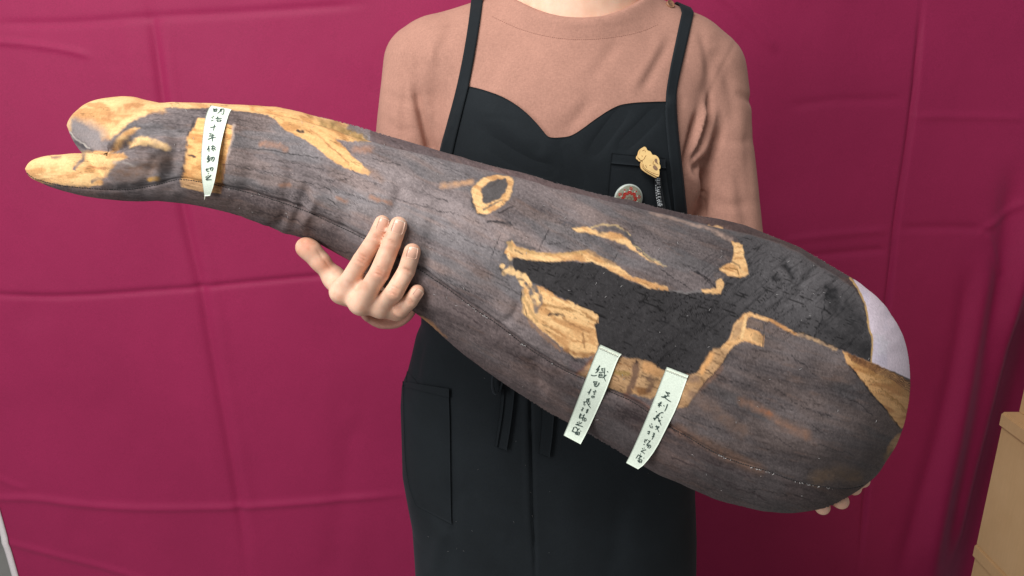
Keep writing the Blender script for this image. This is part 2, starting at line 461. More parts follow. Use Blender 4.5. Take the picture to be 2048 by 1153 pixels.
crease([(1600, -40), (1590, 140), (1570, 320), (1550, 460)], 50, .004)
lx_ = np.interp(cy, [300, 450, 700, 1000, 1153, 1300], [2120, 2085, 1990, 1905, 1868, 1830]); off += .13 * sstep(-10, 150, cx - lx_) * sstep(380, 720, cy)
off += .012 * (fbm(V[:, 0] * 2.2 + 5, V[:, 2] * .8 + 3, 3, 3) - .5) + .0030 * (fbm(V[:, 0] * 9, V[:, 2] * 6, 5, 3) - .5) + .0007 * (fbm(V[:, 0] * 30, V[:, 2] * 22, 2, 3) - .5)
V[:, 1] += off
curtain = mesh_np('curtain', V, grid_faces(nz, nx), M['curtain'])
tag(curtain, 'burgundy satin curtain with pressed fold creases hanging behind the person', 'curtain')
Vs = []
for i in range(0, nz, 3):
    z = zs[i]; w = .0030 + .012 * float(sstep(.62, .25, z)) ; x0 = ledge_at(z)
    yy = V[i * nx, 1]
    for k in range(4): Vs.append((x0 - w * k / 3 + .001, yy - .002 - .002 * math.sin(k), z))
selv = mesh_np('selvage', np.array(Vs), grid_faces(len(Vs) // 4, 4), M['selvage'], curtain)
sd = selv.modifiers.new('thickness', 'SOLIDIFY'); sd.thickness = .0015; sd.offset = 0

def box_mesh(x0, x1, y0, y1, z0, z1, bev=.004):
    bm = bmesh.new(); r = bmesh.ops.create_cube(bm, size=1)
    for v in bm.verts: v.co = Vector((x0 + (v.co.x + .5) * (x1 - x0), y0 + (v.co.y + .5) * (y1 - y0), z0 + (v.co.z + .5) * (z1 - z0)))
    bmesh.ops.bevel(bm, geom=list(bm.edges), offset=min(bev, (x1-x0)*.3, (y1-y0)*.3, (z1-z0)*.3), segments=2, affect='EDGES'); return bm
def bmobj(name, bm, mat, parent=None, smooth=False):
    me = bpy.data.meshes.new(name); bm.to_mesh(me); bm.free(); me.materials.append(mat)
    for p in me.polygons: p.use_smooth = smooth
    o = bpy.data.objects.new(name, me); C.objects.link(o)
    if parent: o.parent = parent
    return o
YB = 1.36
c3 = Q(1955, 1088, YB); c2 = Q(2009, 824, YB); c1 = Q(2037, 825, YB)
def carton(x, zt, zb, label, dy=0.0):
    e = bpy.data.objects.new('cardboard_box', None); C.objects.link(e); e.location = (x + .2, YB - .2, zb); e.rotation_euler = (0, 0, 0)
    tag(e, label, 'box', 'cardboard boxes stacked at the right')
    Wx, Wy = .40, .42; H = zt - zb
    # walls of board, each 5 mm, left open on top under its flaps
    y0, y1 = .2 - Wy, .2
    for n, (a, b, c, d) in (('side_panel', (-.2, -.195, y0, y1)), ('side_panel', (.195, .2, y0, y1)), ('end_panel', (-.195, .195, y0, y0 + .005)), ('end_panel', (-.195, .195, y1 - .005, y1))):
        bmobj(n, box_mesh(a, b, c, d, 0.0, H - .006, .0015), M['card'], e)
    bmobj('flap', box_mesh(-.203, -.003, y0 - .001, y1 + .001, H - .006, H, .0018), M['card'], e)
    bmobj('flap', box_mesh(.0, .2, y0 - .001, y1 + .001, H - .006, H, .0018), M['card'], e)
    bmobj('base_flap', box_mesh(-.194, .194, y0 + .006, y1 - .006, .001, .006, .0015), M['card'], e)
    # turned lip along the side that faces the room
    bm = box_mesh(-.2065, -.2005, y0, y1, H - .030, H - .002, .002); bmobj('folded_lip', bm, M['card'], e)
    return e
b3 = carton(c3[0], c3[2], max(0.0, c3[2] - .34), 'lowest cardboard box, at the bottom right corner, sticking out farthest')
b2 = carton(c2[0], c2[2], c3[2], 'middle cardboard box at the right edge, standing on the lowest box')
b1 = carton(c1[0], c2[2] + .30, c2[2], 'topmost cardboard box, only a thin strip showing at the right edge')

# ------------------------------------------------------------------ printed log cushion
D0 = 0.72
top_pts = [(318, 206.6), (347, 205), (420, 206.6), (528, 213), (568, 216.5), (615, 229), (678, 242.5), (746, 261.6), (809, 282), (877, 304), (937, 320), (992, 334), (1058, 350), (1120, 368), (1190, 387), (1226, 394), (1278, 405), (1320, 416), (1371, 428), (1436, 437), (1470, 446), (1515, 461), (1560, 479), (1592, 491), (1624, 509), (1660, 530), (1694, 551), (1738, 580), (1772, 613), (1798, 652), (1814, 694), (1820, 733), (1821, 770)]
bot_pts = [(311, 401), (372, 407), (421, 417), (469, 429), (528, 449), (560, 464), (592, 473), (638, 487), (664, 502), (693, 517), (740, 552), (790, 594), (830, 626), (852, 643), (876, 665), (903, 689), (980, 749), (1032, 784), (1100, 828), (1135, 846), (1177, 868), (1252, 913), (1287, 933), (1311, 947), (1350, 963), (1383, 979), (1426, 996), (1471, 1011), (1520, 1022), (1571, 1026), (1620, 1023), (1663, 1014), (1699, 993), (1732, 970), (1757, 949), (1778, 915), (1796, 885), (1811, 843), (1819, 800), (1821, 770)]
NOTCH = np.array([211.0, 307.0])
upper_out = [(318, 206.6), (294, 202), (262, 194), (237, 193), (201, 197), (169, 209), (147, 229), (137, 241), (134, 251)]
upper_in = [(211, 307), (198, 312), (180, 316), (165, 309), (152, 289), (141, 270), (134, 251)]
fin_in = [(211, 307), (201, 307), (164, 307), (128, 309.5), (98, 310.5), (74, 316.5), (58, 326), (52, 338)]
fin_out = [(311, 401), (262, 403), (201, 398), (152, 390), (115, 377.5), (79, 363), (58, 352), (52, 338)]
NB, NT = 1000, 270            # along, across (front)
def endgrid(n):               # denser towards the tip
    t = np.linspace(0, 1, n); return 1 - (1 - t) ** 1.35
sB = endgrid(NB)
TP = resample(chaikin(top_pts, 2), t=sB); BP = resample(chaikin(bot_pts, 2), t=sB)
phi = np.linspace(0, math.pi, NT); tF = (1 - np.cos(phi)) / 2; hF = np.sin(phi) ** .78
bend = (1 - sstep(0, .085, sB))[:, None] * (np.sin(phi) ** 1.5)[None, :]
mid0 = (TP[0] + BP[0]) / 2; imid = int(np.argmin(abs(tF - .5))); 
body_xy = TP[:, None] * (1 - tF)[None, :, None] + BP[:, None] * tF[None, :, None] + bend[..., None] * (NOTCH - mid0)
wid = np.hypot(*(TP - BP).T) / F * D0
Hb = -np.log(np.exp(-.44 * wid / .007) + np.exp(-.088 / .007)) * .007; Hb = np.minimum(np.maximum(Hb, 0), .44 * wid)
body_h = Hb[:, None] * hF[None, :]
# make the split vertex exact
kT = imid
def lobe(outer, inner, first, fh, n, lobe_h, dshift):
    """continue a range of the split row into a lobe; returns xy, h, dshift"""
    s = endgrid(n)[1:]
    O = resample(chaikin(outer, 2), t=s); I = resample(chaikin(inner, 2), t=s)
    m = first.shape[0]; ph = np.linspace(0, math.pi, m); tl = (1 - np.cos(ph)) / 2
    lin0 = (first - first[0]) @ (first[-1] - first[0]) / ((first[-1] - first[0]) @ (first[-1] - first[0]))
    k = sstep(0, .3, s)[:, None]
    t = lin0[None, :] * (1 - k) + tl[None, :] * k
    straight = O[:, None] * (1 - t)[..., None] + I[:, None] * t[..., None]
    dev = first - (first[0] + lin0[:, None] * (first[-1] - first[0]))
    xy = straight + dev[None] * (1 - sstep(0, .35, s))[:, None, None]
    w = np.hypot(*(O - I).T) / F * D0
    h = (1 - k) * fh[None, :] * (1 - .2 * s[:, None]) + k * (np.minimum(lobe_h, .46 * w)[:, None] * np.sin(ph)[None, :] ** .8)
    return xy, h, dshift * sstep(0, .5, s)
up_xy, up_h, up_d = lobe(upper_out, upper_in, body_xy[0, :kT + 1], body_h[0, :kT + 1], 190, .044, .022)
fi_xy, fi_h, fi_d = lobe(fin_out, fin_in, body_xy[0, kT:][::-1], body_h[0, kT:][::-1], 230, .034, -.020)
def soft_tip(s):
    return s
Vl, Fl, XYl, FRl = [], [], [], []
def add_tube(xy, h, dsh, cap_open_row=None, flip=False):
    n, m = h.shape
    base = sum(len(v) for v in Vl)
    front = P(xy[..., 0], xy[..., 1], D0 + dsh[:, None] - h)
    backp = P(xy[..., 0], xy[..., 1], np.broadcast_to(D0 + dsh[:, None], h.shape)) + FW * (h * .95)[..., None]
    bi = np.unique(np.linspace(0, m - 1, max(24, m // 6)).astype(int))[::-1]
    ring = np.concatenate([front, backp[:, bi]], 1)
    Vl.append(ring.reshape(-1, 3)); M_ = ring.shape[1]
    f = grid_faces(n, M_, wrap=True) + base
    Fl.append(f[:, ::-1] if flip else f)
    XYl.append(np.concatenate([xy, xy[:, bi]], 1).reshape(-1, 2))
    fr = np.concatenate([np.ones((n, m)), np.zeros((n, len(bi)))], 1); FRl.append(fr.ravel())
add_tube(body_xy, body_h, np.zeros(NB))
add_tube(np.concatenate([body_xy[:1, :kT + 1], up_xy]), np.concatenate([body_h[:1, :kT + 1], up_h]), np.concatenate([[0], up_d]), flip=True)
add_tube(np.concatenate([body_xy[:1, kT:][:, ::-1], fi_xy]), np.concatenate([body_h[:1, kT:][:, ::-1], fi_h]), np.concatenate([[0], fi_d]))
V = np.concatenate(Vl); Fq = np.concatenate(Fl); XY = np.concatenate(XYl); FR = np.concatenate(FRl)
cushion = bpy.data.objects.new('log_cushion', None); C.objects.link(cushion); cushion.location = (0, 0, 0)
tag(cushion, 'long plush cushion printed like a gnarled dark log with golden bark patches', 'cushion')
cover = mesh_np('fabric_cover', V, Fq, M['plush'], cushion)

# weld the rims while carrying the layout attributes along
fattr(cover, 'lay', np.column_stack([XY, FR]), 'FLOAT_VECTOR')
bm = bmesh.new(); bm.from_mesh(cover.data); bmesh.ops.remove_doubles(bm, verts=bm.verts, dist=2e-5); bmesh.ops.recalc_face_normals(bm, faces=bm.faces)
bm.to_mesh(cover.data); bm.free()
a = np.empty(len(cover.data.vertices) * 3, np.float32); cover.data.attributes['lay'].data.foreach_get('vector', a); a = a.reshape(-1, 3).astype(float)
x, y, fr = a[:, 0], a[:, 1], a[:, 2]

seam_lo = [(54, 346), (62, 355), (95, 366), (128, 373), (201, 379), (262, 380), (311, 371), (340, 363), (360, 358), (400, 364), (445, 373), (528, 393), (609, 421), (650, 440), (680, 454), (719, 473), (770, 500), (834, 536), (859, 553), (895, 577), (958, 625), (999, 651), (1049, 692), (1096, 722), (1128, 741), (1170, 760), (1212, 781), (1264, 802), (1300, 828), (1350, 861), (1381, 877), (1411, 897), (1471, 925), (1538, 943), (1593, 964), (1653, 975), (1699, 979), (1728, 971)]
seam_hi = [(330, 212), (420, 214), (528, 222), (600, 238), (680, 258), (746, 279), (801, 296), (910, 322), (1000, 343), (1100, 369), (1190, 392), (1300, 418), (1373, 434), (1446, 455), (1510, 470), (1566, 487), (1608, 510), (1650, 536), (1691, 562), (1712, 585)]

# ---- stuffing wrinkles and pinched seams (real relief)
Vc = coords(cover); Nn = normals(cover)
# light smoothing of the joint of the fork
rel = np.zeros(len(Vc)); sx, sy = x, y
def wr(pts, w, dep):
    global rel
    p = chaikin(pts, 2) if len(pts) > 2 else np.array(pts, float)
    q, _ = seg_dist(x, y, [tuple(k) for k in p])
    e = np.minimum(np.hypot(x - p[0, 0], y - p[0, 1]), np.hypot(x - p[-1, 0], y - p[-1, 1])); L = np.hypot(*np.diff(p, axis=0).T).sum()
    rel -= dep * np.exp(-(q / w) ** 2) * sstep(-w, .3 * L, e) * (fr > .5)
wr(seam_lo, 3.2, .0030); wr(seam_lo, 11, .0016); wr(seam_hi, 3.0, .0020)
for p, w, d in (
    ([(352, 262), (348, 300), (340, 345), (335, 372)], 13, .006), ([(385, 300), (372, 345), (360, 362)], 12, .003),
    ([(318, 300), (300, 335), (290, 372)], 9, .0025), ([(268, 275), (238, 290), (214, 306)], 9, .008), ([(300, 262), (330, 258), (350, 262)], 9, .003),
    ([(230, 300), (262, 288), (300, 292)], 8, .0035), ([(250, 330), (290, 340), (330, 345)], 10, .002),
    ([(500, 262), (506, 310), (490, 375), (470, 415)], 16, .0032), ([(560, 290), (585, 330), (570, 400), (560, 440)], 15, .0036),
    ([(620, 360), (600, 400), (592, 440), (590, 462)], 11, .004), ([(640, 385), (622, 420), (606, 455)], 9, -.003), ([(570, 420), (560, 445), (545, 455)], 9, .003),
    ([(802, 360), (795, 400), (778, 440)], 12, .0040), ([(826, 370), (818, 420), (812, 470)], 13, -.0022), ([(700, 380), (690, 430), (670, 480)], 14, .002),
    ([(880, 420), (860, 470), (850, 520), (846, 580)], 16, .003), ([(1040, 600), (1030, 630), (1005, 650)], 9, .0025), ([(1068, 730), (1070, 750), (1082, 775)], 12, .003),
    ([(1370, 700), (1330, 760), (1300, 830)], 30, .003), ([(1640, 530), (1610, 560), (1590, 590)], 8, .0022), ([(1570, 525), (1585, 545), (1590, 560)], 6, .0030), ([(1650, 570), (1680, 620), (1720, 660)], 14, .002),
    ([(1100, 400), (1090, 480), (1060, 560)], 40, .002), ([(1560, 700), (1540, 800), (1500, 900)], 40, .002),
    ([(420, 235), (410, 300), (405, 360)], 26, -.002), ([(450, 260), (446, 310), (436, 380)], 10, .0016),
    ([(700, 290), (690, 330), (665, 370)], 26, .0018), ([(950, 560), (960, 610), (985, 650)], 14, .0018)):
    wr(p, w, d)
rel += .0034 * (fbm(x / 75, y / 75, 2, 3) - .5) * (fr > .5)
Vc = Vc + Nn * rel[:, None]
setco(cover, Vc)

# ---- the print: wood colours laid out on the cloth
gx = [50, 350, 600, 900, 1200, 1500, 1800]; gy = [300, 300, 345, 470, 620, 735, 815]
g = np.interp(x, gx, gy); jx = x + 5 * (fbm(x / 22, y / 22, 1, 3) - .5) + 3 * (vnoise(x / 5, y / 5, 8) - .5); jy = y + 5 * (fbm(x / 22 + 40, y / 22, 4, 3) - .5) + 3 * (vnoise(x / 5 + 9, y / 5, 9) - .5)
v = y - g + 8 * (fbm(x / 160, y / 60, 6, 3) - .5)
grain = fbm(x / 70, v / 6.5, 0, 4); broad = fbm(x / 230, v / 48, 5, 3); fine = fbm(x / 26, v / 2.6, 7, 3); blotch = fbm(x / 60, y / 60, 9, 4)
dark = lin(76, 69, 70); lite = lin(142, 130, 129); warm = lin(134, 115, 108); cool = lin(112, 109, 111)
k = np.clip(.52 + .8 * (broad - .5) + .42 * (grain - .5) + .42 * (fine - .5) + .7 * (blotch - .5) + .45 * (vnoise(x / 2.2, y / 2.2, 11) - .5), 0, 1)[:, None]
col = dark * (1 - k) + lite * k
hue = sstep(.48, .66, fbm(x / 120 + 30, v / 30, 2, 3))[:, None]; col = col * (1 - .38 * hue) + (.38 * hue) * (warm * (.6 + .75 * k))
hue2 = sstep(.52, .66, fbm(x / 150 + 80, v / 40 + 7, 4, 3))[:, None]; col = col * (1 - .6 * hue2) + .6 * hue2 * (cool * (.6 + .7 * k))
thick_end = sstep(600, 1700, x)[:, None]; col = col * (1 - .40 * thick_end)            # print colour gets darker towards the thick end
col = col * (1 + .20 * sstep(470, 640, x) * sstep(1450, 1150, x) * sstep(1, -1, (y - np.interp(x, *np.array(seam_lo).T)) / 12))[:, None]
# the underside panel is a browner cloth panel
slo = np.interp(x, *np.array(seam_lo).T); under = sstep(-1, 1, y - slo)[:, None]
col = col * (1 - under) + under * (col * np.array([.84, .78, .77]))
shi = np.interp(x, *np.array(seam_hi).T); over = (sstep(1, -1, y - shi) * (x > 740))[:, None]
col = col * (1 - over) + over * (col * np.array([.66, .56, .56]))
# dark fissures along the grain
fis = fbm(x / 55 + 11, v / 5.0 + 3, 3, 3); fm = sstep(.030, .004, abs(fis - .5)) * sstep(.50, .66, fbm(x / 90, v / 22 + 50, 8, 3))
col = col * (1 - .45 * fm[:, None])
speck = sstep(.83, .93, vnoise(x / 2.3, v / 1.7, 5)); col = col * (1 - .25 * speck[:, None])
speck2 = sstep(.86, .96, vnoise(x / 2.0 + 90, y / 2.0, 6)); col = col * (1 + .35 * speck2[:, None])
orange = sstep(.64, .74, fbm(x / 48 + 60, v / 9 + 20, 10, 3)) * .06; col = col * (1 - orange[:, None]) + orange[:, None] * lin(165, 118, 88)
def paint(poly, c, soft=1.3, amt=1.0, ragged=1.0, textured=None):
    global col
    X_ = x + (jx - x) * ragged; Y_ = y + (jy - y) * ragged
    p = np.array(poly, float); b = (x > p[:, 0].min() - 30) & (x < p[:, 0].max() + 30) & (y > p[:, 1].min() - 30) & (y < p[:, 1].max() + 30) & (fr > .5)
    i = np.where(b)[0]
    if not len(i): return
    soft = soft * 1.35; m = sstep(soft, -soft, poly_sd(X_[i], Y_[i], poly)) * amt
    cc = c if textured is None else textured[i]
    col[i] = col[i] * (1 - m[:, None]) + cc * m[:, None]
def line(pts, w, c, amt=.7, ragged=1.2, soft=None):
    global col
    p = np.array(chaikin(pts, 2) if len(pts) > 2 else pts, float)
    X_ = x + (jx - x) * ragged; Y_ = y + (jy - y) * ragged; s = soft or w * .6
    b = (x > p[:, 0].min() - 4 * w - 6) & (x < p[:, 0].max() + 4 * w + 6) & (y > p[:, 1].min() - 4 * w - 6) & (y < p[:, 1].max() + 4 * w + 6) & (fr > .5)
    i = np.where(b)[0]
    if not len(i): return
    q, _ = seg_dist(X_[i], Y_[i], [tuple(t) for t in p])
    m = sstep(w + s, w - s, q) * amt * (.6 + .8 * vnoise(x[i] / 7, y[i] / 7, 3)); m = np.clip(m, 0, 1)
    col[i] = col[i] * (1 - m[:, None]) + np.array(c) * m[:, None]
ga, gb, gc = lin(226, 177, 122), lin(186, 134, 86), lin(240, 198, 142)
kk = np.clip(.5 + 1.5 * (fbm(x / 40, v / 5, 2, 4) - .5), 0, 1)[:, None]
kb = sstep(.44, .68, fbm(x / 34 + 9, v / 11, 6, 3))[:, None]
gold = ga * (1 - kk) + gc * kk; gold = gold * (1 - .75 * kb) + .75 * kb * gb
gfis = sstep(.026, .004, abs(fbm(x / 40 + 5, v / 5.5, 7, 3) - .5)) * sstep(.5, .6, fbm(x / 60, v / 18 + 9, 4, 2)); gold = gold * (1 - .5 * gfis[:, None])
ochre = lin(176, 138, 100) * (1 - kk) + lin(204, 164, 122) * kk; ochre = ochre * (1 - .45 * kb) + .45 * kb * lin(146, 110, 78)
ochre = ochre * (1 - .55 * (sstep(.05, .008, abs(fbm(x / 45, v / 4, 3, 3) - .5)) * .8)[:, None])
bk = lin(54, 52, 53) * (.70 + .4 * fbm(x / 9, y / 9, 5, 4) + .35 * vnoise(x / 2.1, y / 2.1, 4))[:, None]
ink = lin(40, 38, 40); brown = lin(104, 70, 48); olive = lin(150, 122, 80)

# carved black end-grain hollow
hollow = [(1024, 521), (1030, 515), (1052, 519), (1122, 524), (1184, 525), (1207, 534), (1251, 558), (1295, 577), (1338, 581), (1374, 588), (1415, 584), (1442, 589), (1445, 561), (1453, 555), (1494, 553), (1490, 523), (1484, 492), (1472, 474), (1500, 470), (1560, 490), (1605, 512), (1645, 536), (1690, 566), (1706, 577), (1722, 600), (1735, 640), (1741, 700), (1741, 723), (1686, 701), (1660, 689), (1634, 678), (1595, 665), (1546, 639), (1500, 624), (1488, 629), (1465, 652), (1457, 681), (1436, 702), (1418, 715), (1413, 733), (1398, 756), (1376, 765), (1350, 752), (1327, 742), (1272, 722), (1242, 710), (1198, 692), (1192, 669), (1188, 648), (1197, 637), (1184, 622), (1154, 610), (1107, 590), (1084, 575), (1063, 566), (1049, 552), (1028, 540)]
th = math.radians(-38); c1_, s1_ = math.cos(th), math.sin(th); ua = x * c1_ + y * s1_; va = -x * s1_ + y * c1_
th = math.radians(22); c2_, s2_ = math.cos(th), math.sin(th); ub = x * c2_ + y * s2_; vb = -x * s2_ + y * c2_
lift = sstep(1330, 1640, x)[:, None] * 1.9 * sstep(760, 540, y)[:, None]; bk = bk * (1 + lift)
ha = sstep(.028, .004, abs(fbm(ua / 70, va / 5, 1, 2) - .5)) * sstep(.42, .6, fbm(x / 60, y / 60, 0, 2))
hb = sstep(.030, .004, abs(fbm(ub / 80, vb / 5, 9, 2) - .5)) * sstep(.42, .6, fbm(x / 60 + 9, y / 60, 3, 2))
bk = bk * (1 - .75 * np.maximum(ha, hb)[:, None]); bsp = sstep(.86, .95, vnoise(x / 1.8, y / 1.8, 2)); bk = bk * (1 + .5 * bsp[:, None])
paint(hollow, None, 1.2, 1, .7, bk)
def blk(pts, w, amt): line(pts, w, lin(30, 30, 32), amt, 2.0, w)
blk([(1655, 572), (1668, 580), (1662, 590)], 7, .7); blk([(1570, 528), (1582, 540), (1590, 556)], 6, .75); blk([(1548, 553), (1560, 557)], 6, .7)
blk([(1670, 600), (1690, 625), (1715, 650)], 18, .6); blk([(1650, 660), (1690, 680), (1730, 700)], 14, .5); blk([(1660, 575), (1640, 640), (1630, 680)], 1.2, .9)
blk([(1590, 550), (1560, 600), (1552, 630)], 1.0, .8); blk([(1410, 560), (1400, 600), (1396, 640)], 1, .3)
for i in range(110):                                    # radial checks in the end grain
    a0 = random.uniform(1420, 1720); b0 = random.uniform(500, 650); L = random.uniform(20, 70); sl = random.uniform(.45, .8)
    line([(a0, b0), (a0 - L * .8, b0 + L * sl)], .75, lin(34, 33, 35), .55, .6)
for i in range(110):
    a0 = random.uniform(1060, 1440); b0 = random.uniform(540, 740); L = random.uniform(20, 75); s_ = random.choice((-.7, -.6, -.8, .45))
    if poly_sd(np.array([a0]), np.array([b0]), hollow)[0] < -8 and poly_sd(np.array([a0 - L * .8]), np.array([b0 - L * s_]), hollow)[0] < -4: line([(a0, b0), (a0 - L * .8, b0 - L * s_)], .75, lin(24, 23, 25), .5, .6)

z1 = lambda p: Z(p, 30, 170, 4.096)
z2 = lambda p: Z(p, 500, 170, 3.657)
z4 = lambda p: Z(p, 920, 420, 3.412)
z5 = lambda p: Z(p, 1400, 460, 3.843)
z6 = lambda p: Z(p, 1350, 700, 3.294)
z7 = lambda p: Z(p, 1100, 680, 4.27)
zf = lambda p: Z(p, 30, 180, 4.803)
# tip lobe
paint([(330, 190), (330, 225), (300, 226), (286, 230), (262, 241), (240, 258), (222, 276), (205, 278), (196, 258), (180, 252), (168, 243), (152, 236), (146, 242), (140, 258), (128, 262), (128, 240), (150, 190)], None, 4.5, 1, 1.4, gold)
paint([(295, 195), (620, 200), (705, 236), (690, 262), (640, 245), (536, 230), (480, 222), (420, 217), (330, 216), (300, 222)], None, 2.0, 1, .8, gold)
line([(205, 240), (235, 222), (275, 213)], 9, lin(176, 122, 80), .6, 1, 9); line([(160, 232), (190, 250), (215, 268)], 8, lin(190, 136, 92), .5, 1, 8); line([(70, 345), (110, 358), (170, 368)], 7, lin(196, 144, 96), .6, 1, 7); line([(140, 330), (175, 345), (205, 350)], 7, lin(200, 146, 100), .5, 1.4, 7); line([(215, 318), (206, 335), (200, 356)], 6, lin(132, 98, 78), .55, 1.5, 7); line([(225, 268), (250, 244), (290, 226)], 5, gc, .8, 1, 4)
paint([(120, 236), (142, 236), (147, 246), (143, 262), (133, 266)], ga, 2, .6)
paint(zf([(560, 275), (640, 300), (740, 300), (800, 350), (860, 380), (880, 430), (830, 520), (790, 590), (720, 560), (600, 470), (540, 390), (520, 330)]), lin(150, 143, 143), 9, .6)
line(zf([(590, 485), (660, 540), (760, 600)]), 5, lin(70, 66, 70), .7, 1, 4); line(zf([(530, 400), (600, 480), (720, 560)]), 1.6, lin(200, 190, 180), .6)
paint(zf([(865, 615), (930, 520), (1000, 440), (1080, 385), (1160, 365), (1210, 375), (1150, 400), (1070, 440), (980, 510), (900, 605)]), None, 2.2, 1, .8, gold)
line(zf([(1080, 510), (1180, 480), (1280, 495), (1440, 545)]), 7, gc, .95, 1.2, 4)
paint(zf([(60, 640), (250, 590), (560, 590), (900, 590), (1040, 610), (1090, 650), (1000, 690), (940, 750), (890, 800), (850, 850), (855, 905), (800, 925), (620, 925), (480, 915), (300, 895), (200, 870), (110, 830), (60, 760)]), None, 2.5, 1, 1.6, gold)
line(zf([(665, 615), (660, 660), (600, 710), (575, 750)]), 3.2, lin(120, 108, 108), .8, 1.2, 3); line(zf([(700, 740), (800, 755), (900, 750)]), 2.2, lin(176, 126, 88), .7); line(zf([(740, 885), (800, 855), (850, 870)]), 3, lin(130, 112, 100), .7)
line(zf([(500, 800), (560, 810), (640, 790)]), 4, gb, .5); line(zf([(360, 650), (440, 640)]), 2.4, lin(130, 112, 108), .7); line(zf([(270, 700), (380, 720), (460, 690)]), 9, gc, .6, 1, 7)
line(zf([(850, 930), (1000, 920), (1150, 905), (1290, 880)]), 5, ink, .7, 1, 6); line(zf([(1290, 870), (1360, 860)]), 4.5, lin(196, 150, 84), .9, 1, 3)
line(zf([(1000, 560), (1100, 540), (1300, 540), (1430, 590)]), 7, ink, .5, 1.5, 7); line(zf([(950, 700), (1040, 690), (1130, 730)]), 3, lin(170, 165, 162), .5)
line(zf([(1000, 800), (1150, 790), (1300, 750), (1400, 690)]), 15, lin(112, 82, 62), .55, 1, 14); line(zf([(1380, 640), (1430, 760), (1400, 840)]), 14, ink, .65, 1, 14)
# tenon patch under the first strip
paint(z1([(1500, 275), (1555, 280), (1740, 320), (1790, 340), (1780, 420), (1750, 520), (1725, 620), (1705, 760), (1680, 890), (1560, 875), (1365, 842), (1348, 790), (1372, 720), (1400, 560), (1415, 430), (1470, 350)]), None, 1.4, 1, .5, gold * np.array([1.0, .92, .80]))
paint(z1([(1345, 778), (1560, 800), (1700, 800), (1680, 890), (1560, 875), (1365, 842)]), None, 1.2, .95, .5, ochre * .9)
paint(z1([(1690, 640), (1722, 640), (1690, 880), (1668, 880)]), lin(120, 84, 66), 1.5, .8, .5); paint(z1([(1640, 640), (1690, 640), (1680, 800), (1650, 810)]), lin(206, 156, 88), 2, .7, .5)
line(z1([(1415, 575), (1450, 582), (1480, 588)]), 2.0, lin(90, 72, 64), .9); line(z1([(1480, 290), (1440, 380), (1410, 440)]), 1.8, ink, .7); line(z1([(1405, 450), (1395, 560), (1360, 760)]), 1.3, lin(84, 70, 68), .7)
line(z1([(1795, 330), (1785, 420), (1755, 520), (1730, 640)]), 2.5, lin(190, 170, 160), .5)
# forked bark streak on the neck
paint(z2([(-10, 200), (130, 225), (180, 260), (240, 320), (300, 352), (420, 410), (520, 490), (640, 580), (750, 625), (865, 662), (880, 640), (830, 590), (740, 500), (630, 402), (780, 397), (890, 412), (800, 345), (700, 310), (560, 250), (400, 190), (200, 120), (-10, 100)]), None, 1.5, 1, .9, gold * np.array([.98, .93, .86]))
line(z2([(520, 270), (620, 290), (720, 325), (830, 385)]), 7, lin(128, 104, 66), .75, 1.4, 7); line(z2([(350, 338), (392, 342)]), 2.8, lin(60, 54, 54), .95)
line(z2([(560, 420), (640, 500), (720, 570)]), 1.6, lin(180, 128, 84), .8); line(z2([(440, 330), (540, 400), (660, 520)]), 1.6, lin(190, 138, 92), .7); line(z2([(840, 620), (900, 650), (960, 690)]), 7, lin(150, 120, 104), .5, 1, 6)
for p, w in (([(80, 430), (200, 440), (260, 470)], 5), ([(640, 830), (700, 850)], 4), ([(880, 820), (960, 850), (1020, 860)], 4), ([(220, 740), (270, 735)], 4), ([(760, 460), (880, 470)], 6)):
    line(z2(p), w, lin(168, 122, 96), .55, 1.3, w)
for p in ([(500, 760), (560, 740), (580, 790)], [(1030, 820), (1250, 890), (1500, 945)], [(0, 460), (300, 500), (500, 540)], [(900, 540), (1020, 575), (1100, 590)], [(560, 700), (700, 690)], [(560, 830), (640, 885)], [(1740, 1000), (1900, 1030)], [(1300, 800), (1440, 850)]):
    line(z2(p), 1.0, ink, .65, 1.2)
# knot ring
ring_o = z2([(1620, 790), (1628, 760), (1640, 740), (1700, 690), (1800, 660), (1890, 665), (1928, 700), (1915, 780), (1890, 850), (1830, 900), (1720, 950), (1655, 935), (1635, 880)])
ring_i = z2([(1690, 760), (1760, 712), (1868, 687), (1885, 720), (1868, 790), (1830, 838), (1720, 868), (1692, 850)])
line(ring_o + ring_o[:1], 4, lin(96, 96, 100), .7, 1.5, 5)
paint(ring_o, None, 1.6, 1, 1.1, gold); paint(ring_i, lin(98, 92, 90), 1.4, 1, 1.0)
paint(ring_i, None, 2.0, .5, 1.0, bk * 2.0)
line(z2([(1700, 910), (1760, 880), (1850, 850)]), 2, lin(110, 100, 90), .8); line(z2([(1410, 735), (1500, 728), (1620, 715)]), 5, lin(196, 152, 116), .75, 1.2, 5); line(z2([(1620, 830), (1640, 930), (1720, 965)]), 2, ink, .6)
line(z2([(1820, 940), (1880, 910), (1920, 890)]), 1.4, ink, .8); line(z2([(1740, 1000), (1900, 1010)]), 2, lin(60, 58, 60), .8)
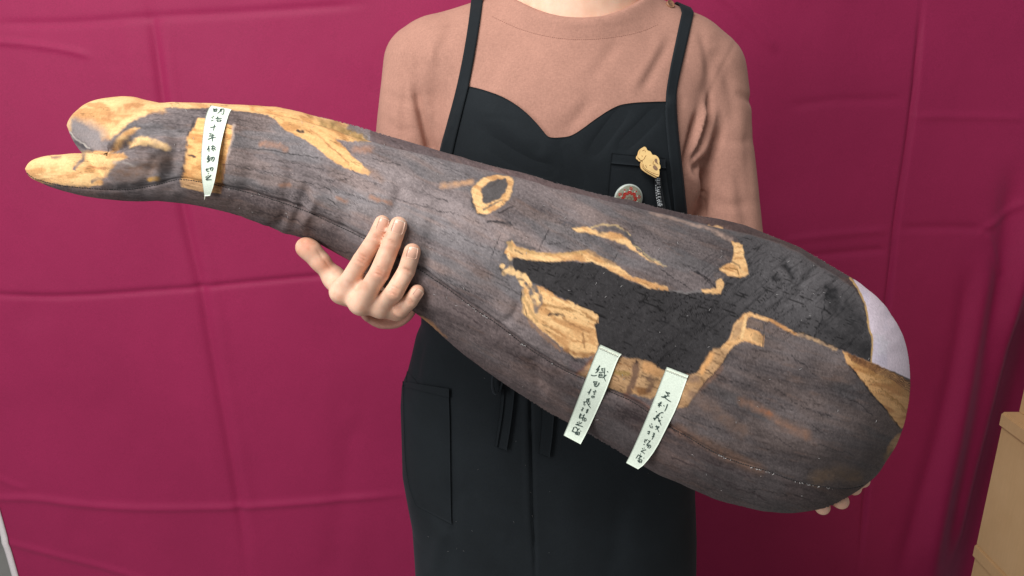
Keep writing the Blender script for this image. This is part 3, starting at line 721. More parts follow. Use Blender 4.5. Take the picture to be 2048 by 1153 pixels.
# bands round the hollow
band = z4([(300, 300), (330, 240), (350, 205), (385, 255), (500, 275), (640, 300), (760, 290), (870, 268), (900, 290), (980, 330), (1060, 370), (1120, 410), (1180, 460), (1290, 490), (1420, 530), (1428, 548), (1370, 547), (1280, 532), (1190, 492), (1130, 467), (1060, 432), (980, 387), (900, 357), (800, 347), (690, 354), (590, 352), (450, 338), (380, 323), (350, 335), (335, 312)])
line(z4([(300, 330), (310, 240), (350, 190), (390, 235), (500, 262)]), 3.5, lin(76, 76, 80), .75, 1.2, 4)
paint(band, None, 1.2, 1, .7, gold); line(z4([(385, 262), (500, 285), (640, 305), (760, 298), (870, 280)]), 3, lin(176, 138, 90), .7, 1, 3); line(z4([(870, 280), (960, 325), (1060, 375)]), 3.5, lin(150, 120, 92), .8, 1, 3)
line(z4([(380, 275), (430, 300)]), 1.6, lin(110, 92, 76), .8); line(z4([(330, 230), (345, 250), (350, 275)]), 4, lin(170, 138, 96), .8)
for p, w in (([(285, 385)], 4.5), ([(340, 335), (330, 310)], 4), ([(345, 425), (320, 420), (300, 432)], 5), ([(365, 430), (345, 400)], 5), ([(400, 440), (440, 500)], 7), ([(440, 450), (470, 500)], 5)):
    p = z4(p); line(p if len(p) > 1 else [p[0], (p[0][0] + 1, p[0][1])], w, gc, .95, .8, 2)
line(z4([(270, 400), (300, 440)]), 3, lin(60, 58, 60), .7); line(z4([(330, 350), (345, 385)]), 4, lin(96, 88, 84), .8)
big = z4([(430, 470), (470, 490), (500, 515), (560, 530), (640, 580), (700, 615), (740, 620), (800, 650), (900, 690), (945, 730), (945, 765), (915, 780), (930, 850), (947, 915), (925, 975), (880, 1005), (780, 1010), (730, 970), (640, 890), (560, 830), (500, 770), (440, 710), (430, 640), (440, 560)])
paint(big, None, 1.3, 1, .9, gold)
for p, w, c, am in (([(600, 720), (650, 712), (705, 722)], 2.6, lin(84, 70, 60), .9), ([(560, 650), (700, 670), (820, 690), (920, 750)], 3, lin(160, 118, 74), .7), ([(700, 740), (780, 790), (880, 840)], 2.4, lin(150, 108, 70), .7),
    ([(620, 800), (740, 890), (860, 900)], 2, gb, .8), ([(480, 540), (500, 600), (520, 700)], 4, lin(120, 110, 104), .85), ([(530, 560), (560, 620), (530, 680)], 3.5, lin(104, 98, 96), .85), ([(440, 600), (470, 690), (520, 760)], 3, lin(186, 150, 104), .8),
    ([(500, 590), (540, 640)], 3, gc, .9), ([(450, 500), (465, 530)], 3, lin(84, 84, 86), .8), ([(500, 520), (520, 550)], 4, lin(96, 92, 92), .8), ([(400, 470), (430, 480)], 3, lin(70, 70, 72), .8), ([(720, 960), (800, 990), (900, 985)], 5, lin(150, 108, 70), .8), ([(840, 850), (850, 930)], 2, lin(160, 118, 78), .8), ([(640, 600), (760, 660), (860, 720)], 2, gc, .8), ([(470, 760), (560, 850), (680, 960)], 3, lin(150, 116, 92), .7)):
    line(z4(p), w, c, am)
line(z4([(940, 740), (925, 785), (945, 900)]), 1.2, ink, .7, .5)
paint(z4([(430, 530), (446, 560), (440, 690), (500, 770), (420, 700), (418, 600)]), lin(212, 170, 110), 2, .5)
# upper streak
paint(z4([(765, 125), (850, 118), (960, 150), (1060, 155), (1120, 180), (1170, 220), (1210, 280), (1290, 330), (1385, 382), (1300, 352), (1200, 285), (1130, 240), (1050, 210), (940, 175), (850, 155), (790, 152)]), None, 1.6, 1, .9, gold)
line(z4([(900, 120), (1000, 100), (1090, 120), (1160, 170)]), 1.8, lin(206, 176, 128), .8); line(z4([(960, 150), (1020, 120), (1100, 140), (1130, 170)]), 4.5, lin(88, 84, 84), .8, 1, 4); line(z4([(1130, 150), (1200, 250), (1320, 350)]), 2.6, lin(74, 72, 74), .75)
line(z4([(1190, 240), (1290, 320), (1400, 380)]), 1.6, lin(190, 170, 130), .6); line(z4([(700, 100), (740, 80), (790, 130)]), 2, lin(80, 78, 82), .6)
for p in ([(540, 260), (610, 130)], [(215, 320), (270, 170)], [(1045, 350), (1075, 300)], [(600, 225), (680, 230), (740, 205)], [(180, 90), (260, 80), (350, 105)], [(1380, 410), (1480, 480), (1560, 540)], [(1560, 390), (1640, 450), (1720, 530)], [(0, 520), (60, 560)], [(420, 560), (415, 640)], [(430, 640), (460, 720)], [(740, 980), (800, 1040)]):
    line(z4(p), .9, ink, .75, .8)
line(z4([(1300, 20), (1480, 60), (1700, 125), (1850, 205)]), 3.5, lin(176, 150, 136), .6, 1, 3.5); line(z4([(1700, 95), (1790, 122)]), 2.2, lin(206, 164, 120), .8)
paint([(1300, 421), (1375, 437), (1446, 458), (1510, 472), (1560, 490), (1500, 474), (1470, 472), (1420, 452), (1350, 436)], lin(92, 92, 94), 3, .6)
paint(z4([(1850, 210), (1900, 225), (1930, 245), (1935, 310), (1955, 380), (1967, 440), (1940, 457), (1880, 462), (1830, 447), (1768, 410), (1800, 382), (1850, 362), (1870, 300), (1865, 240)]), None, 1.2, 1, .8, gold)
line(z4([(1775, 405), (1840, 395), (1890, 410), (1900, 445)]), 1.2, lin(150, 112, 70), .9, .5); line(z4([(1800, 400), (1860, 415)]), 1.4, gb, .9); line(z4([(1850, 360), (1890, 375), (1910, 400)]), 2, lin(100, 84, 66), .8)
for q in (250, 290, 330): line(z4([(1872, q + 14), (1925, q)]), 1.2, gb, .8)
paint(z4([(1640, 548), (1740, 543), (1748, 490), (1790, 470), (1797, 500), (1782, 577), (1730, 577), (1640, 562)]), None, 1.2, .95, .9, gold * np.array([.95, .92, .9]))
line(z4([(1600, 420), (1690, 480), (1740, 540)]), 1.6, ink, .8); line(z4([(1430, 550), (1550, 570), (1640, 560)]), 2, lin(120, 116, 116), .6)
# right edge of the hollow
paint(z5([(-180, 1240), (-20, 1150), (0, 1130), (50, 1050), (72, 980), (138, 932), (225, 845), (255, 740), (330, 652), (385, 630), (560, 690), (755, 792), (740, 803), (650, 765), (560, 714), (400, 662), (372, 664), (352, 750), (420, 770), (500, 812), (490, 900), (420, 878), (340, 850), (270, 882), (200, 960), (150, 1060), (60, 1140), (-60, 1240)]), None, 1.2, 1, .8, gold * np.array([.94, .88, .86]))
paint(z5([(370, 672), (480, 710), (490, 760), (360, 745)]), lin(128, 108, 96), 2, .55); paint(z5([(260, 740), (330, 680), (330, 780), (280, 840), (240, 850)]), lin(170, 140, 110), 3, .6); line(z5([(355, 660), (340, 760), (320, 830)]), 2.6, gc, .9, .5)
paint(z5([(410, 790), (485, 815), (478, 880), (400, 850)]), lin(150, 124, 92), 2, .5); line(z5([(495, 740), (485, 900)]), 1, lin(70, 66, 66), .8, .5); line(z5([(760, 800), (900, 850), (1050, 915)]), 3.4, lin(186, 152, 116), .65); line(z5([(930, 845), (1040, 900), (1120, 925)]), 1.6, ink, .8)
line(z5([(150, 1060), (60, 1150), (-60, 1240)]), 7, lin(150, 106, 80), .5, 1, 6)
paint(z6([(350, -10), (330, 60), (250, 160), (180, 220), (60, 380), (0, 392), (0, 350), (20, 300), (110, 200), (180, 110), (230, 40), (250, -10)]), None, 1.3, 1, .8, ochre * 1.05)
line(z6([(245, 30), (180, 150), (100, 270)]), 5, lin(226, 168, 110), .8, 1, 4); line(z6([(340, 50), (270, 150), (190, 215), (80, 370)]), 1.2, ink, .8, .6)
# bark window between the lower strips
paint(z7([(340, 180), (400, 120), (600, 150), (740, 160), (850, 190), (980, 270), (1170, 310), (1280, 285), (1330, 330), (1170, 575), (1080, 592), (960, 590), (900, 495), (860, 522), (720, 462), (640, 472), (480, 428), (300, 345), (228, 312)]), None, 1.4, 1, .8, ochre)
paint(z7([(800, 190), (860, 195), (960, 270), (950, 330), (850, 300), (780, 260)]), lin(214, 160, 108), 3, .75)
paint(z7([(735, 168), (762, 185), (760, 280), (735, 370), (700, 470), (655, 490), (640, 470), (690, 340), (712, 220)]), lin(112, 86, 72), 2, .9); paint(z7([(735, 165), (758, 180), (745, 205), (728, 205)]), lin(52, 40, 36), 1.5, .9)
line(z7([(560, 200), (640, 215), (700, 235)]), 1.6, lin(130, 92, 58), .8); line(z7([(550, 270), (620, 290), (670, 295)]), 4, lin(150, 126, 70), .7); line(z7([(780, 310), (850, 330), (920, 350)]), 2.4, lin(98, 78, 62), .8)
paint(z7([(720, 400), (790, 400), (850, 430), (840, 480), (760, 470)]), lin(128, 84, 48), 3, .75, 1.5); paint(z7([(700, 420), (760, 460), (770, 490), (715, 450)]), lin(224, 170, 112), 2, .7)
line(z7([(850, 330), (900, 350), (840, 440)]), 5, lin(110, 84, 72), .6); line(z7([(1180, 330), (1260, 340)]), 6, lin(136, 110, 92), .7); line(z7([(230, 310), (330, 190), (400, 150)]), 3, lin(120, 76, 60), .7, 1.2, 4); line(z7([(640, 480), (740, 520), (860, 610), (900, 640)]), 4, lin(150, 96, 70), .55)
paint(z7([(600, 470), (720, 480), (900, 600), (860, 650), (760, 590), (660, 520)]), lin(110, 92, 90), 4, .6)
paint(z7([(1000, 740), (1150, 790), (1160, 830), (1000, 770)]), lin(150, 112, 96), 6, .55); paint(z7([(180, 200), (330, 250), (300, 300), (180, 260)]), lin(110, 90, 92), 6, .5)
# white cut end and the bark wedge below it
white = (lin(238, 222, 233) * (.92 + .12 * fbm(x / 60, y / 40, 1, 3))[:, None]); white = white * (1 - .10 * sstep(.55, .7, fbm(x / 40 + 3, y / 60, 6, 3))[:, None] * np.array([1, .6, .2]))
wedge_w = [(1706, 560), (1716, 580), (1725, 596), (1733, 616), (1738, 647), (1746, 676), (1745, 694), (1742, 724), (1764, 736), (1790, 744), (1822, 760), (1850, 762), (1850, 560)]
paint(wedge_w, None, 1.0, 1, .3, white)
line([(1700, 556), (1716, 580), (1725, 596), (1733, 616), (1738, 647), (1746, 676), (1745, 694), (1742, 724)], 1.7, lin(206, 166, 108), 1, .5, 1)
line(z5([(1370, 830), (1440, 880), (1400, 930)]), 9, lin(236, 228, 236), .6, 2, 6)
paint(z6([(1105, 8), (1180, 40), (1300, 85), (1400, 130), (1500, 180), (1560, 232), (1640, 330), (1600, 480), (1490, 522), (1440, 470), (1380, 380), (1290, 280), (1200, 170), (1130, 90)]), None, 1.3, 1, .7, gold * np.array([.84, .76, .70]))
for i in range(9):
    o_ = i * 13; line(z6([(1130 + o_ * .6, 22 + o_), (1300 + o_ * .4, 95 + o_), (1440, 150 + o_), (1580, 235 + o_ * 1.1)]), 1.3, brown if i < 5 else lin(168, 124, 72), .85 - .05 * i, 1.3)
for i in range(6):
    a0 = 1280 + 40 * i; line(z6([(a0, 190 + 32 * i), (a0 + 90, 260 + 34 * i), (a0 + 150, 340 + 34 * i)]), 1.0, lin(170, 126, 76), .7)
line(z6([(1140, 100), (1210, 180), (1290, 285), (1380, 385), (1485, 520)]), 1.6, ink, .8, .8)
paint(z6([(1420, 600), (1480, 545), (1500, 570), (1450, 650), (1410, 690), (1400, 640)]), None, 2, .9, 1, ochre)
paint(z6([(1380, 690), (1440, 640), (1430, 700), (1390, 740)]), lin(156, 124, 84), 3, .5)
line(z6([(440, 345), (560, 400), (640, 440), (730, 500), (870, 560)]), 8, lin(140, 106, 88), .6, 1.4, 8); line(z6([(580, 405), (640, 435)]), 4, lin(160, 104, 72), .6, 1, 4); line(z6([(940, 850), (1060, 810), (1180, 830)]), 14, lin(142, 116, 92), .6, 1.5, 12)
line(z6([(20, 520), (200, 620), (380, 720), (560, 790)]), 10, lin(140, 108, 90), .45, 1, 9); line(z6([(120, 300), (300, 430), (440, 540)]), 12, lin(128, 104, 92), .5, 1, 10)
for p in ([(430, 120), (520, 150), (600, 210)], [(860, 385), (960, 420), (1030, 445)], [(660, 250), (760, 330), (850, 385)], [(640, 560), (760, 640), (800, 640)], [(940, 615), (1060, 660), (1180, 700)], [(770, 40), (860, 110), (930, 170)], [(200, 130), (380, 210), (500, 240)], [(1100, 300), (1220, 360), (1300, 430)], [(20, 420), (150, 480), (300, 520)], [(900, 500), (1000, 560)], [(480, 915), (600, 930), (760, 955)]):
    line(z6(p), .9, ink, .65, 1.2)
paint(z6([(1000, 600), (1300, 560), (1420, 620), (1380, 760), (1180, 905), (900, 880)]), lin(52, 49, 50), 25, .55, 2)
for i in range(14):       # long wavering fissures down the log
    a0 = random.uniform(430, 960); t0 = random.uniform(-.3, .35); w_ = np.interp(a0, [430, 960], [150, 300])
    gy0 = np.interp(a0, gx, gy) + t0 * w_; L = random.uniform(60, 190); sl = np.interp(a0, [430, 960], [.2, .45])
    line([(a0 + L * q_, gy0 + L * q_ * sl + random.uniform(-4, 4)) for q_ in (0, .3, .6, 1)], .7, ink, .5, 1.5)
for i in range(10):       # and on the underside panel
    a0 = random.uniform(420, 1500); b0 = np.interp(a0, *np.array(seam_lo).T) + random.uniform(14, 55); L = random.uniform(60, 160); sl = np.interp(a0, [430, 900, 1500], [.25, .6, .4])
    line([(a0 + L * q_, b0 + L * q_ * sl + random.uniform(-3, 3)) for q_ in (0, .3, .6, 1)], 1.4, lin(58, 48, 50), .7, 1.5)
paint(Z([(200, 40), (260, 60), (340, 140), (400, 200), (330, 150), (240, 90)], 780, 620, 3.495), lin(196, 146, 98), 3, .8)
line(Z([(140, 30), (240, 90), (320, 150)], 780, 620, 3.495), 2, lin(90, 66, 54), .8)
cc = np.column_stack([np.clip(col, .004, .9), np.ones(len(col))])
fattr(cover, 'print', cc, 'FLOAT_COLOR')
cover.data.attributes.remove(cover.data.attributes['lay'])
bv = bvh(cover)

# machine stitches along the seams: each a tiny bar in one part per seam
def stitches(name, line_, pitch, duty, mat, rad, keep, lift=.0002, jit=.6):
    p = chaikin(line_, 2); L = np.hypot(*np.diff(p, axis=0).T).sum(); n = int(L / pitch); paths = []
    for i in range(n):
        if not keep(i / n): continue
        q = resample(p, t=np.array([i / n, (i + duty * .5) / n, (i + duty) / n])); q += rng.normal(0, jit * .4, q.shape)
        d = cast(bv, q[:, 0], q[:, 1])
        if np.isnan(d).any() or d.max() - d.min() > .02: continue
        paths.append(P(q[:, 0], q[:, 1], d - lift))
    o = tubes(name, paths, rad, mat, cushion, 5); tag(o, kind='stuff'); return o
stitches('seam_stitching', seam_lo, 5.0, .62, M['thread_dark'], .00055, lambda t: True)
ws = [(p[0] + 1, p[1] + 2) for p in seam_lo]
SP = [(.508, .006), (.522, .012), (.533, .008), (.575, .006), (.59, .004), (.628, .003), (.676, .004), (.842, .008), (.875, .005), (.888, .012), (.925, .006), (.945, .016)]
loose = lambda t: any(abs(t - a_) < b_ for a_, b_ in SP) and random.random() < .5
o = stitches('loose_seam_threads', ws, 3.4, .9, M['lint'], .00032, loose, .0002, 3.0)
paths = []
for i in range(120):
    t = random.random(); px_ = random.uniform(330, 1790); lo_ = np.interp(px_, *np.array(top_pts)[:, :2].T); hi_ = np.interp(px_, *np.array(bot_pts)[:, :2].T)
    py_ = random.uniform(lo_ + 8, hi_ - 8); L = random.uniform(.8, 3.2); an = random.uniform(0, 6.3)
    q = np.array([[px_ - L * math.cos(an), py_ - L * math.sin(an)], [px_ + random.uniform(-1, 1), py_ + random.uniform(-1, 1)], [px_ + L * math.cos(an), py_ + L * math.sin(an)]])
    d = cast(bv, q[:, 0], q[:, 1])
    if np.isnan(d).any(): continue
    paths.append(P(q[:, 0], q[:, 1], d - .0003))
tag(tubes('lint_fibres', paths, .00016, M['lint'], cushion, 4), kind='stuff')
# the fluff of the pile along the upper outline
paths = []
hair = chaikin(top_pts, 2)
for i in range(260):
    t = random.uniform(.1, .9); q = resample(hair, t=np.array([t]))[0]; a_ = random.uniform(-.6, .6)
    e = P(q[0], q[1] + 1.5, D0); k_ = random.uniform(.0004, .0012)
    n_ = np.array([math.sin(a_) * .8 + .3, random.uniform(-.3, .3), math.cos(a_)])
    paths.append([e, e + n_ * k_ * .5, e + n_ * k_ + np.array([.0004, 0, 0])])
tag(tubes('pile_fuzz', paths, .00009, M['lint'], cushion, 3), kind='stuff')

# ---- woven name strips
STROKES = {
 1: (((400, 205, 14.41), [[(375, 180), (395, 225), (390, 258)], [(385, 190), (430, 200), (490, 180)], [(490, 180), (480, 220), (475, 265)], [(400, 225), (465, 222)], [(385, 258), (430, 262), (478, 265)],
   [(590, 190), (580, 240), (550, 290), (500, 322)], [(590, 195), (640, 195), (690, 190)], [(690, 195), (685, 270), (670, 360), (605, 325)], [(590, 225), (640, 222)], [(580, 260), (630, 255)],
   [(360, 395), (410, 408)], [(330, 440), (385, 455)], [(310, 525), (340, 540), (385, 510)], [(520, 410), (480, 465)], [(445, 468), (530, 462), (630, 460)], [(480, 505), (495, 560)], [(485, 510), (610, 510)], [(610, 510), (580, 560)], [(495, 558), (580, 558)],
   [(405, 645), (425, 665)], [(290, 715), (350, 725), (400, 700), (460, 705)], [(420, 660), (400, 740), (380, 820)],
   [(290, 880), (275, 925), (300, 915), (360, 910)], [(245, 975), (300, 965), (370, 955), (415, 950)], [(300, 965), (340, 1010)], [(220, 1070), (300, 1040), (380, 1010), (465, 1025)], [(370, 915), (365, 1000), (350, 1130)]]),
  ((395, 275, 11.53), [[(265, 190), (240, 260), (215, 300)], [(262, 240), (260, 335)], [(350, 175), (355, 205)], [(310, 215), (400, 205)], [(355, 210), (330, 265), (310, 280)], [(350, 240), (352, 325), (375, 300)], [(370, 250), (400, 285), (425, 290)], [(410, 225), (385, 260)],
   [(250, 410), (250, 440)], [(215, 455), (285, 445)], [(250, 440), (248, 560)], [(215, 485), (225, 515), (285, 515)], [(225, 485), (285, 480), (280, 515)], [(210, 570), (250, 560), (285, 520)], [(290, 480), (345, 460), (395, 455), (380, 510), (350, 560), (325, 545)], [(345, 460), (330, 510), (300, 530)],
   [(185, 755), (260, 720)], [(215, 715), (205, 775), (225, 785), (265, 780)], [(270, 715), (360, 685), (350, 740), (325, 780), (310, 770)], [(310, 705), (290, 760)],
   [(245, 825), (250, 837)], [(235, 870), (248, 882)], [(180, 925), (230, 900)], [(310, 870), (240, 940), (165, 985), (240, 980), (325, 975)]])),
 2: (((1160, 720, 11.53), [[(460, 130), (410, 200), (360, 240), (420, 230)], [(440, 205), (400, 270), (350, 305)], [(405, 240), (395, 290)], [(250, 350), (310, 375), (390, 355)], [(490, 205), (545, 205)], [(510, 195), (495, 250), (540, 255)], [(430, 290), (560, 285)], [(570, 180), (560, 330), (545, 400), (590, 500)], [(440, 330), (425, 400)], [(440, 330), (520, 325), (500, 400)], [(440, 365), (500, 360)], [(425, 400), (500, 405)], [(605, 345), (550, 395), (510, 420)], [(620, 270), (650, 285)],
   [(300, 505), (330, 540), (325, 600)], [(305, 505), (410, 510)], [(440, 525), (430, 570), (380, 625)], [(335, 560), (395, 555)], [(370, 520), (360, 600)], [(325, 600), (380, 625)],
   [(255, 670), (220, 740), (170, 755)], [(225, 740), (195, 800)], [(340, 700), (370, 715)], [(295, 735), (375, 740)], [(310, 770), (350, 765)], [(310, 800), (345, 800)], [(270, 830), (265, 870), (300, 880)], [(275, 835), (350, 845), (300, 880)],
   [(160, 895), (145, 970)], [(165, 905), (225, 895)], [(165, 935), (215, 930)], [(70, 975), (140, 970), (240, 975)], [(205, 905), (190, 975)], [(100, 985), (80, 1050), (130, 1035)], [(160, 985), (200, 1060), (245, 1115)], [(235, 1010), (180, 1040)]]),
  ((1130, 800, 12.81), [[(440, 205), (480, 215)], [(465, 205), (425, 300)], [(405, 265), (460, 240)], [(600, 240), (550, 260)], [(585, 250), (545, 350)], [(540, 290), (600, 265)], [(530, 325), (590, 310)],
   [(400, 350), (370, 400), (360, 470)], [(400, 355), (420, 390), (370, 440)], [(360, 470), (430, 460)], [(460, 390), (470, 420)], [(500, 370), (430, 490)], [(430, 460), (500, 460), (550, 490), (520, 550), (480, 550)], [(460, 480), (440, 540)], [(500, 480), (480, 550)],
   [(350, 565), (375, 575)], [(300, 590), (335, 575)], [(435, 580), (350, 625), (265, 630)], [(265, 630), (340, 650), (460, 695)],
   [(225, 700), (200, 780), (170, 810)], [(240, 700), (300, 705)], [(290, 710), (330, 790)], [(370, 735), (300, 790)], [(190, 810), (270, 840)], [(330, 740), (290, 850)], [(260, 830), (380, 830)], [(270, 840), (260, 880), (350, 905)], [(375, 830), (355, 910)], [(310, 840), (300, 890)], [(390, 800), (415, 805)], [(290, 865), (360, 870)]])),
 3: (((1290, 770, 12.81), [[(530, 170), (560, 230), (600, 235)], [(545, 200), (650, 205), (600, 240)], [(500, 260), (530, 290)], [(590, 245), (570, 290)], [(415, 300), (450, 320), (520, 290), (630, 285)], [(500, 320), (580, 390), (665, 440)], [(560, 290), (500, 330), (440, 320)],
   [(430, 440), (370, 465)], [(325, 490), (430, 480)], [(390, 465), (355, 580)], [(370, 510), (325, 540)], [(380, 515), (425, 545)], [(475, 520), (490, 555)], [(575, 495), (545, 600), (500, 680)],
   [(275, 680), (305, 695)], [(470, 720), (430, 705), (340, 750)], [(380, 740), (310, 810)], [(290, 790), (350, 775)], [(270, 820), (370, 790)], [(205, 855), (260, 860), (340, 830)], [(330, 760), (270, 860), (235, 915)], [(225, 860), (240, 910)], [(330, 830), (370, 930), (410, 1040)], [(400, 905), (350, 950), (340, 900)], [(415, 830), (445, 835)], [(155, 1000), (185, 1010)]]),
  ((1250, 850, 12.13), [[(600, 0), (610, 75), (680, 70)], [(640, 30), (675, 40)], [(770, 20), (735, 50)], [(740, 50), (835, 45)], [(770, 60), (820, 180)], [(830, 45), (780, 100), (730, 110)],
   [(545, 165), (600, 160)], [(600, 150), (570, 240)], [(540, 210), (590, 200)], [(680, 200), (725, 215)], [(715, 205), (690, 280), (650, 360)], [(670, 245), (715, 240)], [(650, 280), (710, 290)],
   [(490, 350), (470, 410)], [(540, 350), (500, 400)], [(465, 405), (490, 440)], [(450, 470), (470, 485)], [(570, 380), (580, 400)], [(615, 380), (570, 440), (520, 480)], [(520, 490), (630, 490), (620, 550), (570, 575)], [(560, 500), (520, 520)], [(590, 510), (540, 560)],
   [(460, 560), (475, 570)], [(415, 575), (440, 590)], [(510, 605), (440, 625), (380, 640)], [(380, 640), (430, 660), (475, 710)],
   [(370, 700), (380, 720)], [(330, 720), (260, 820)], [(340, 740), (400, 760)], [(370, 750), (340, 830)], [(410, 765), (340, 800)], [(310, 820), (410, 850)], [(310, 850), (320, 905), (390, 925)], [(410, 850), (395, 925)], [(340, 850), (350, 900)], [(320, 880), (390, 885)], [(450, 800), (460, 815)]]))}
def strip(left, right, idx, hang, label):
    n, m = 60, 16
    PX, PY = ruled(left, right, n, m, 1)
    d = cast(bv, PX, PY); d[np.abs(d - np.nanmedian(d)) > .09] = np.nan
    if hang: d[int(n * hang):] = np.nan
    rows = np.nanmean(d, 1)
    ok = ~np.isnan(rows); kx = np.arange(n); last = kx[ok][-1]
    if hang:
        i0 = last - 3; sl = np.clip((rows[i0] - rows[i0 - 8]) / 8, -.001, .0007); rows[i0:] = rows[i0] + sl * (kx[i0:] - i0)
    kk_ = np.linspace(-1, 1, n); ok2 = ~np.isnan(rows); pf = np.polynomial.polynomial.Polynomial.fit(kk_[ok2], rows[ok2], 4)
    side = np.nanmean(np.where(np.isnan(d), np.nan, d)[:, -4:] ) - np.nanmean(d[:, :4])
    d = pf(kk_)[:, None] + np.clip(side, -.006, .006) * (np.linspace(0, 1, m) - .5)[None, :]
    sf = cast(bv, PX, PY); gap = d - sf; d = d - max(0.0, float(np.nanpercentile(gap, 99.7))) - .0007
    if not hang: d -= .0050 * np.linspace(0, 1, n)[:, None] ** 2
    d += .0002 * np.sin(np.linspace(0, 7, n))[:, None]
    o = slab('cloth_strip', PX, PY, d, .0006, M['tape'], cushion); tag(o, label)
    tb = bvh(o)
    V_, F_ = [], []
    for (ox, oy, sc), sts in STROKES[idx]:
        for s_ in sts:
            p = chaikin(Z(s_, ox, oy, sc), 2); p = resample(p, 11)
            T = np.gradient(p, axis=0); T /= np.maximum(np.hypot(*T.T), 1e-6)[:, None]; Nn_ = np.stack([-T[:, 1], T[:, 0]], 1)
            w = .92 * np.interp(np.linspace(0, 1, 11), np.linspace(0, 1, 7), [.75, 1.1, .95, .85, .85, .8, .45]) * random.uniform(.85, 1.15)
            a_ = p + Nn_ * w[:, None]; b_ = p - Nn_ * w[:, None]
            q = np.stack([a_, b_], 1).reshape(-1, 2); dd = cast(tb, q[:, 0], q[:, 1])
            if np.isnan(dd).any(): dd = np.where(np.isnan(dd), np.nanmean(dd), dd)
            b0 = len(V_); V_ += list(P(q[:, 0], q[:, 1], dd - .00035))
            F_ += [(b0 + 2 * i, b0 + 2 * i + 1, b0 + 2 * i + 3, b0 + 2 * i + 2) for i in range(10)]
    t_ = mesh_py('lettering', V_, F_, M['ink'], o, False)
    sd_ = t_.modifiers.new('ink_thickness', 'SOLIDIFY'); sd_.thickness = .00008; sd_.offset = 0
    # stitched top hem
    paths = []
    tl, tr = np.array(left[0]), np.array(right[0]); dn = np.array([-.42, .9]) if hang else np.array([-.2, 1])
    for i in range(9 if hang else 3):
        f_ = .06 + .9 * i / (8 if hang else 2); c_ = tl + (tr - tl) * f_ + dn * 6
        q = np.array([c_ - (tr - tl) / np.hypot(*(tr - tl)) * 1.9, c_ + dn * 1.2, c_ + (tr - tl) / np.hypot(*(tr - tl)) * 1.9])
        dd = cast(tb, q[:, 0], q[:, 1])
        if np.isnan(dd).any(): continue
        paths.append(P(q[:, 0], q[:, 1], dd - .0002))
    if hang and paths:
        hem = tubes('hem_stitching', paths, .0008, M['thread_white'], o, 5); tag(hem, kind='stuff')
        fl = np.stack([np.concatenate([tl + (tr - tl) * f_ for f_ in ()]) if False else tl, tr])
        q = resample(np.array([tl, tr]), 12); q2 = q + dn * 8
        PX2 = np.stack([q[:, 0], (q[:, 0] + q2[:, 0]) / 2, q2[:, 0]]); PY2 = np.stack([q[:, 1], (q[:, 1] + q2[:, 1]) / 2, q2[:, 1]])
    return o
strip([(421, 211), (414.6, 222), (409, 242), (404.6, 278), (401.5, 316), (402, 346), (405.5, 373), (409, 393)], [(463, 219), (458, 227), (452, 247), (444, 278), (438, 309), (434.6, 335), (428, 369), (420, 392)], 1, 0, 'pointed cloth strip with handwriting at the thin end')
q = np.array([(410, 392), (409.5, 397), (408.5, 403)]); dd = cast(bv, q[:, 0], q[:, 1]); tubes('loose_thread', [P(q[:, 0], q[:, 1], dd - .003)], .0004, M['thread_white'], cushion, 5)
strip([(1201, 689.5), (1196, 697), (1181, 733), (1160, 787), (1139, 842), (1127, 871)], [(1243, 708.6), (1236, 718), (1223, 752), (1211.5, 783), (1192.5, 825), (1173, 867), (1161, 889)], 2, .80, 'straight cloth strip with handwriting, the left one of the thick end')
strip([(1333.5, 734), (1329, 745), (1316, 778), (1288, 848), (1259, 913), (1252, 926)], [(1377, 751), (1372, 764), (1354.5, 814), (1331.6, 860), (1312.5, 898), (1289.6, 929), (1276, 939)], 3, .80, 'cloth strip with handwriting and a rounded lower corner')

# ------------------------------------------------------------------ person
def W(px, py, d): return P(px, py, d)
zc = CAMZ
XC = .078
sR = np.array([-.112, .975, zc - .004]); sL = np.array([.244, .975, zc - .014])
eR = W(806, 470, .955); eL = W(1466, 520, .955)
wR = W(772, 613, .775); wH = W(770, 590, .775); wL = W(1612, 905, .875)
# --- body: torso, neck, head, arms in one field, hands in finer fields, joined
B = Field((-.34, .66, .02), (.52, 1.22, zc + .42), .006)
B.cone((XC - .05, .97, zc - .09), (XC + .05, .97, zc - .09), .108, .108, .03, .72)
B.cone((XC, .97, zc - .10), (XC, .985, zc - .37), .138, .118, .05, .70)
B.cone((XC, .985, zc - .37), (XC - .005, 1.0, zc - .62), .118, .165, .06, .66)
B.cone(sR + [.01, 0, -.004], sL - [.01, 0, .004], .040, .040, .04)
B.cone((XC, .985, zc + .055), sR + [.03, 0, .005], .050, .036, .04); B.cone((XC, .985, zc + .055), sL + [-.03, 0, .005], .050, .036, .04)
B.cone((XC, .975, zc + .0), (XC + .003, .965, zc + .10), .074, .060, .03); B.cone((XC, .985, zc + .0), (XC + .003, .965, zc + .16), .060, .047, .03)
B.ell((XC + .003, .945, zc + .262), (.073, .095, .112), .02); B.ell((XC + .003, .895, zc + .205), (.048, .048, .045), .03)
B.cone((XC + .003, .862, zc + .265), (XC + .003, .842, zc + .235), .008, .013, .012)
for s_ in (-1, 1): B.ell((XC + .003 + s_ * .074, .955, zc + .25), (.008, .016, .03), .006)
for s_ in (-1, 1):
    B.cone((XC - .005 + s_ * .085, 1.0, zc - .66), (XC - .005 + s_ * .085, 1.0, zc - .98), .075, .05, .03)
    B.cone((XC - .005 + s_ * .085, 1.0, zc - .98), (XC - .005 + s_ * .085, 1.0, .07), .05, .035, .02); B.cone((XC + s_ * .085, 1.0, .05), (XC + s_ * .09, .87, .04), .032, .028, .02)
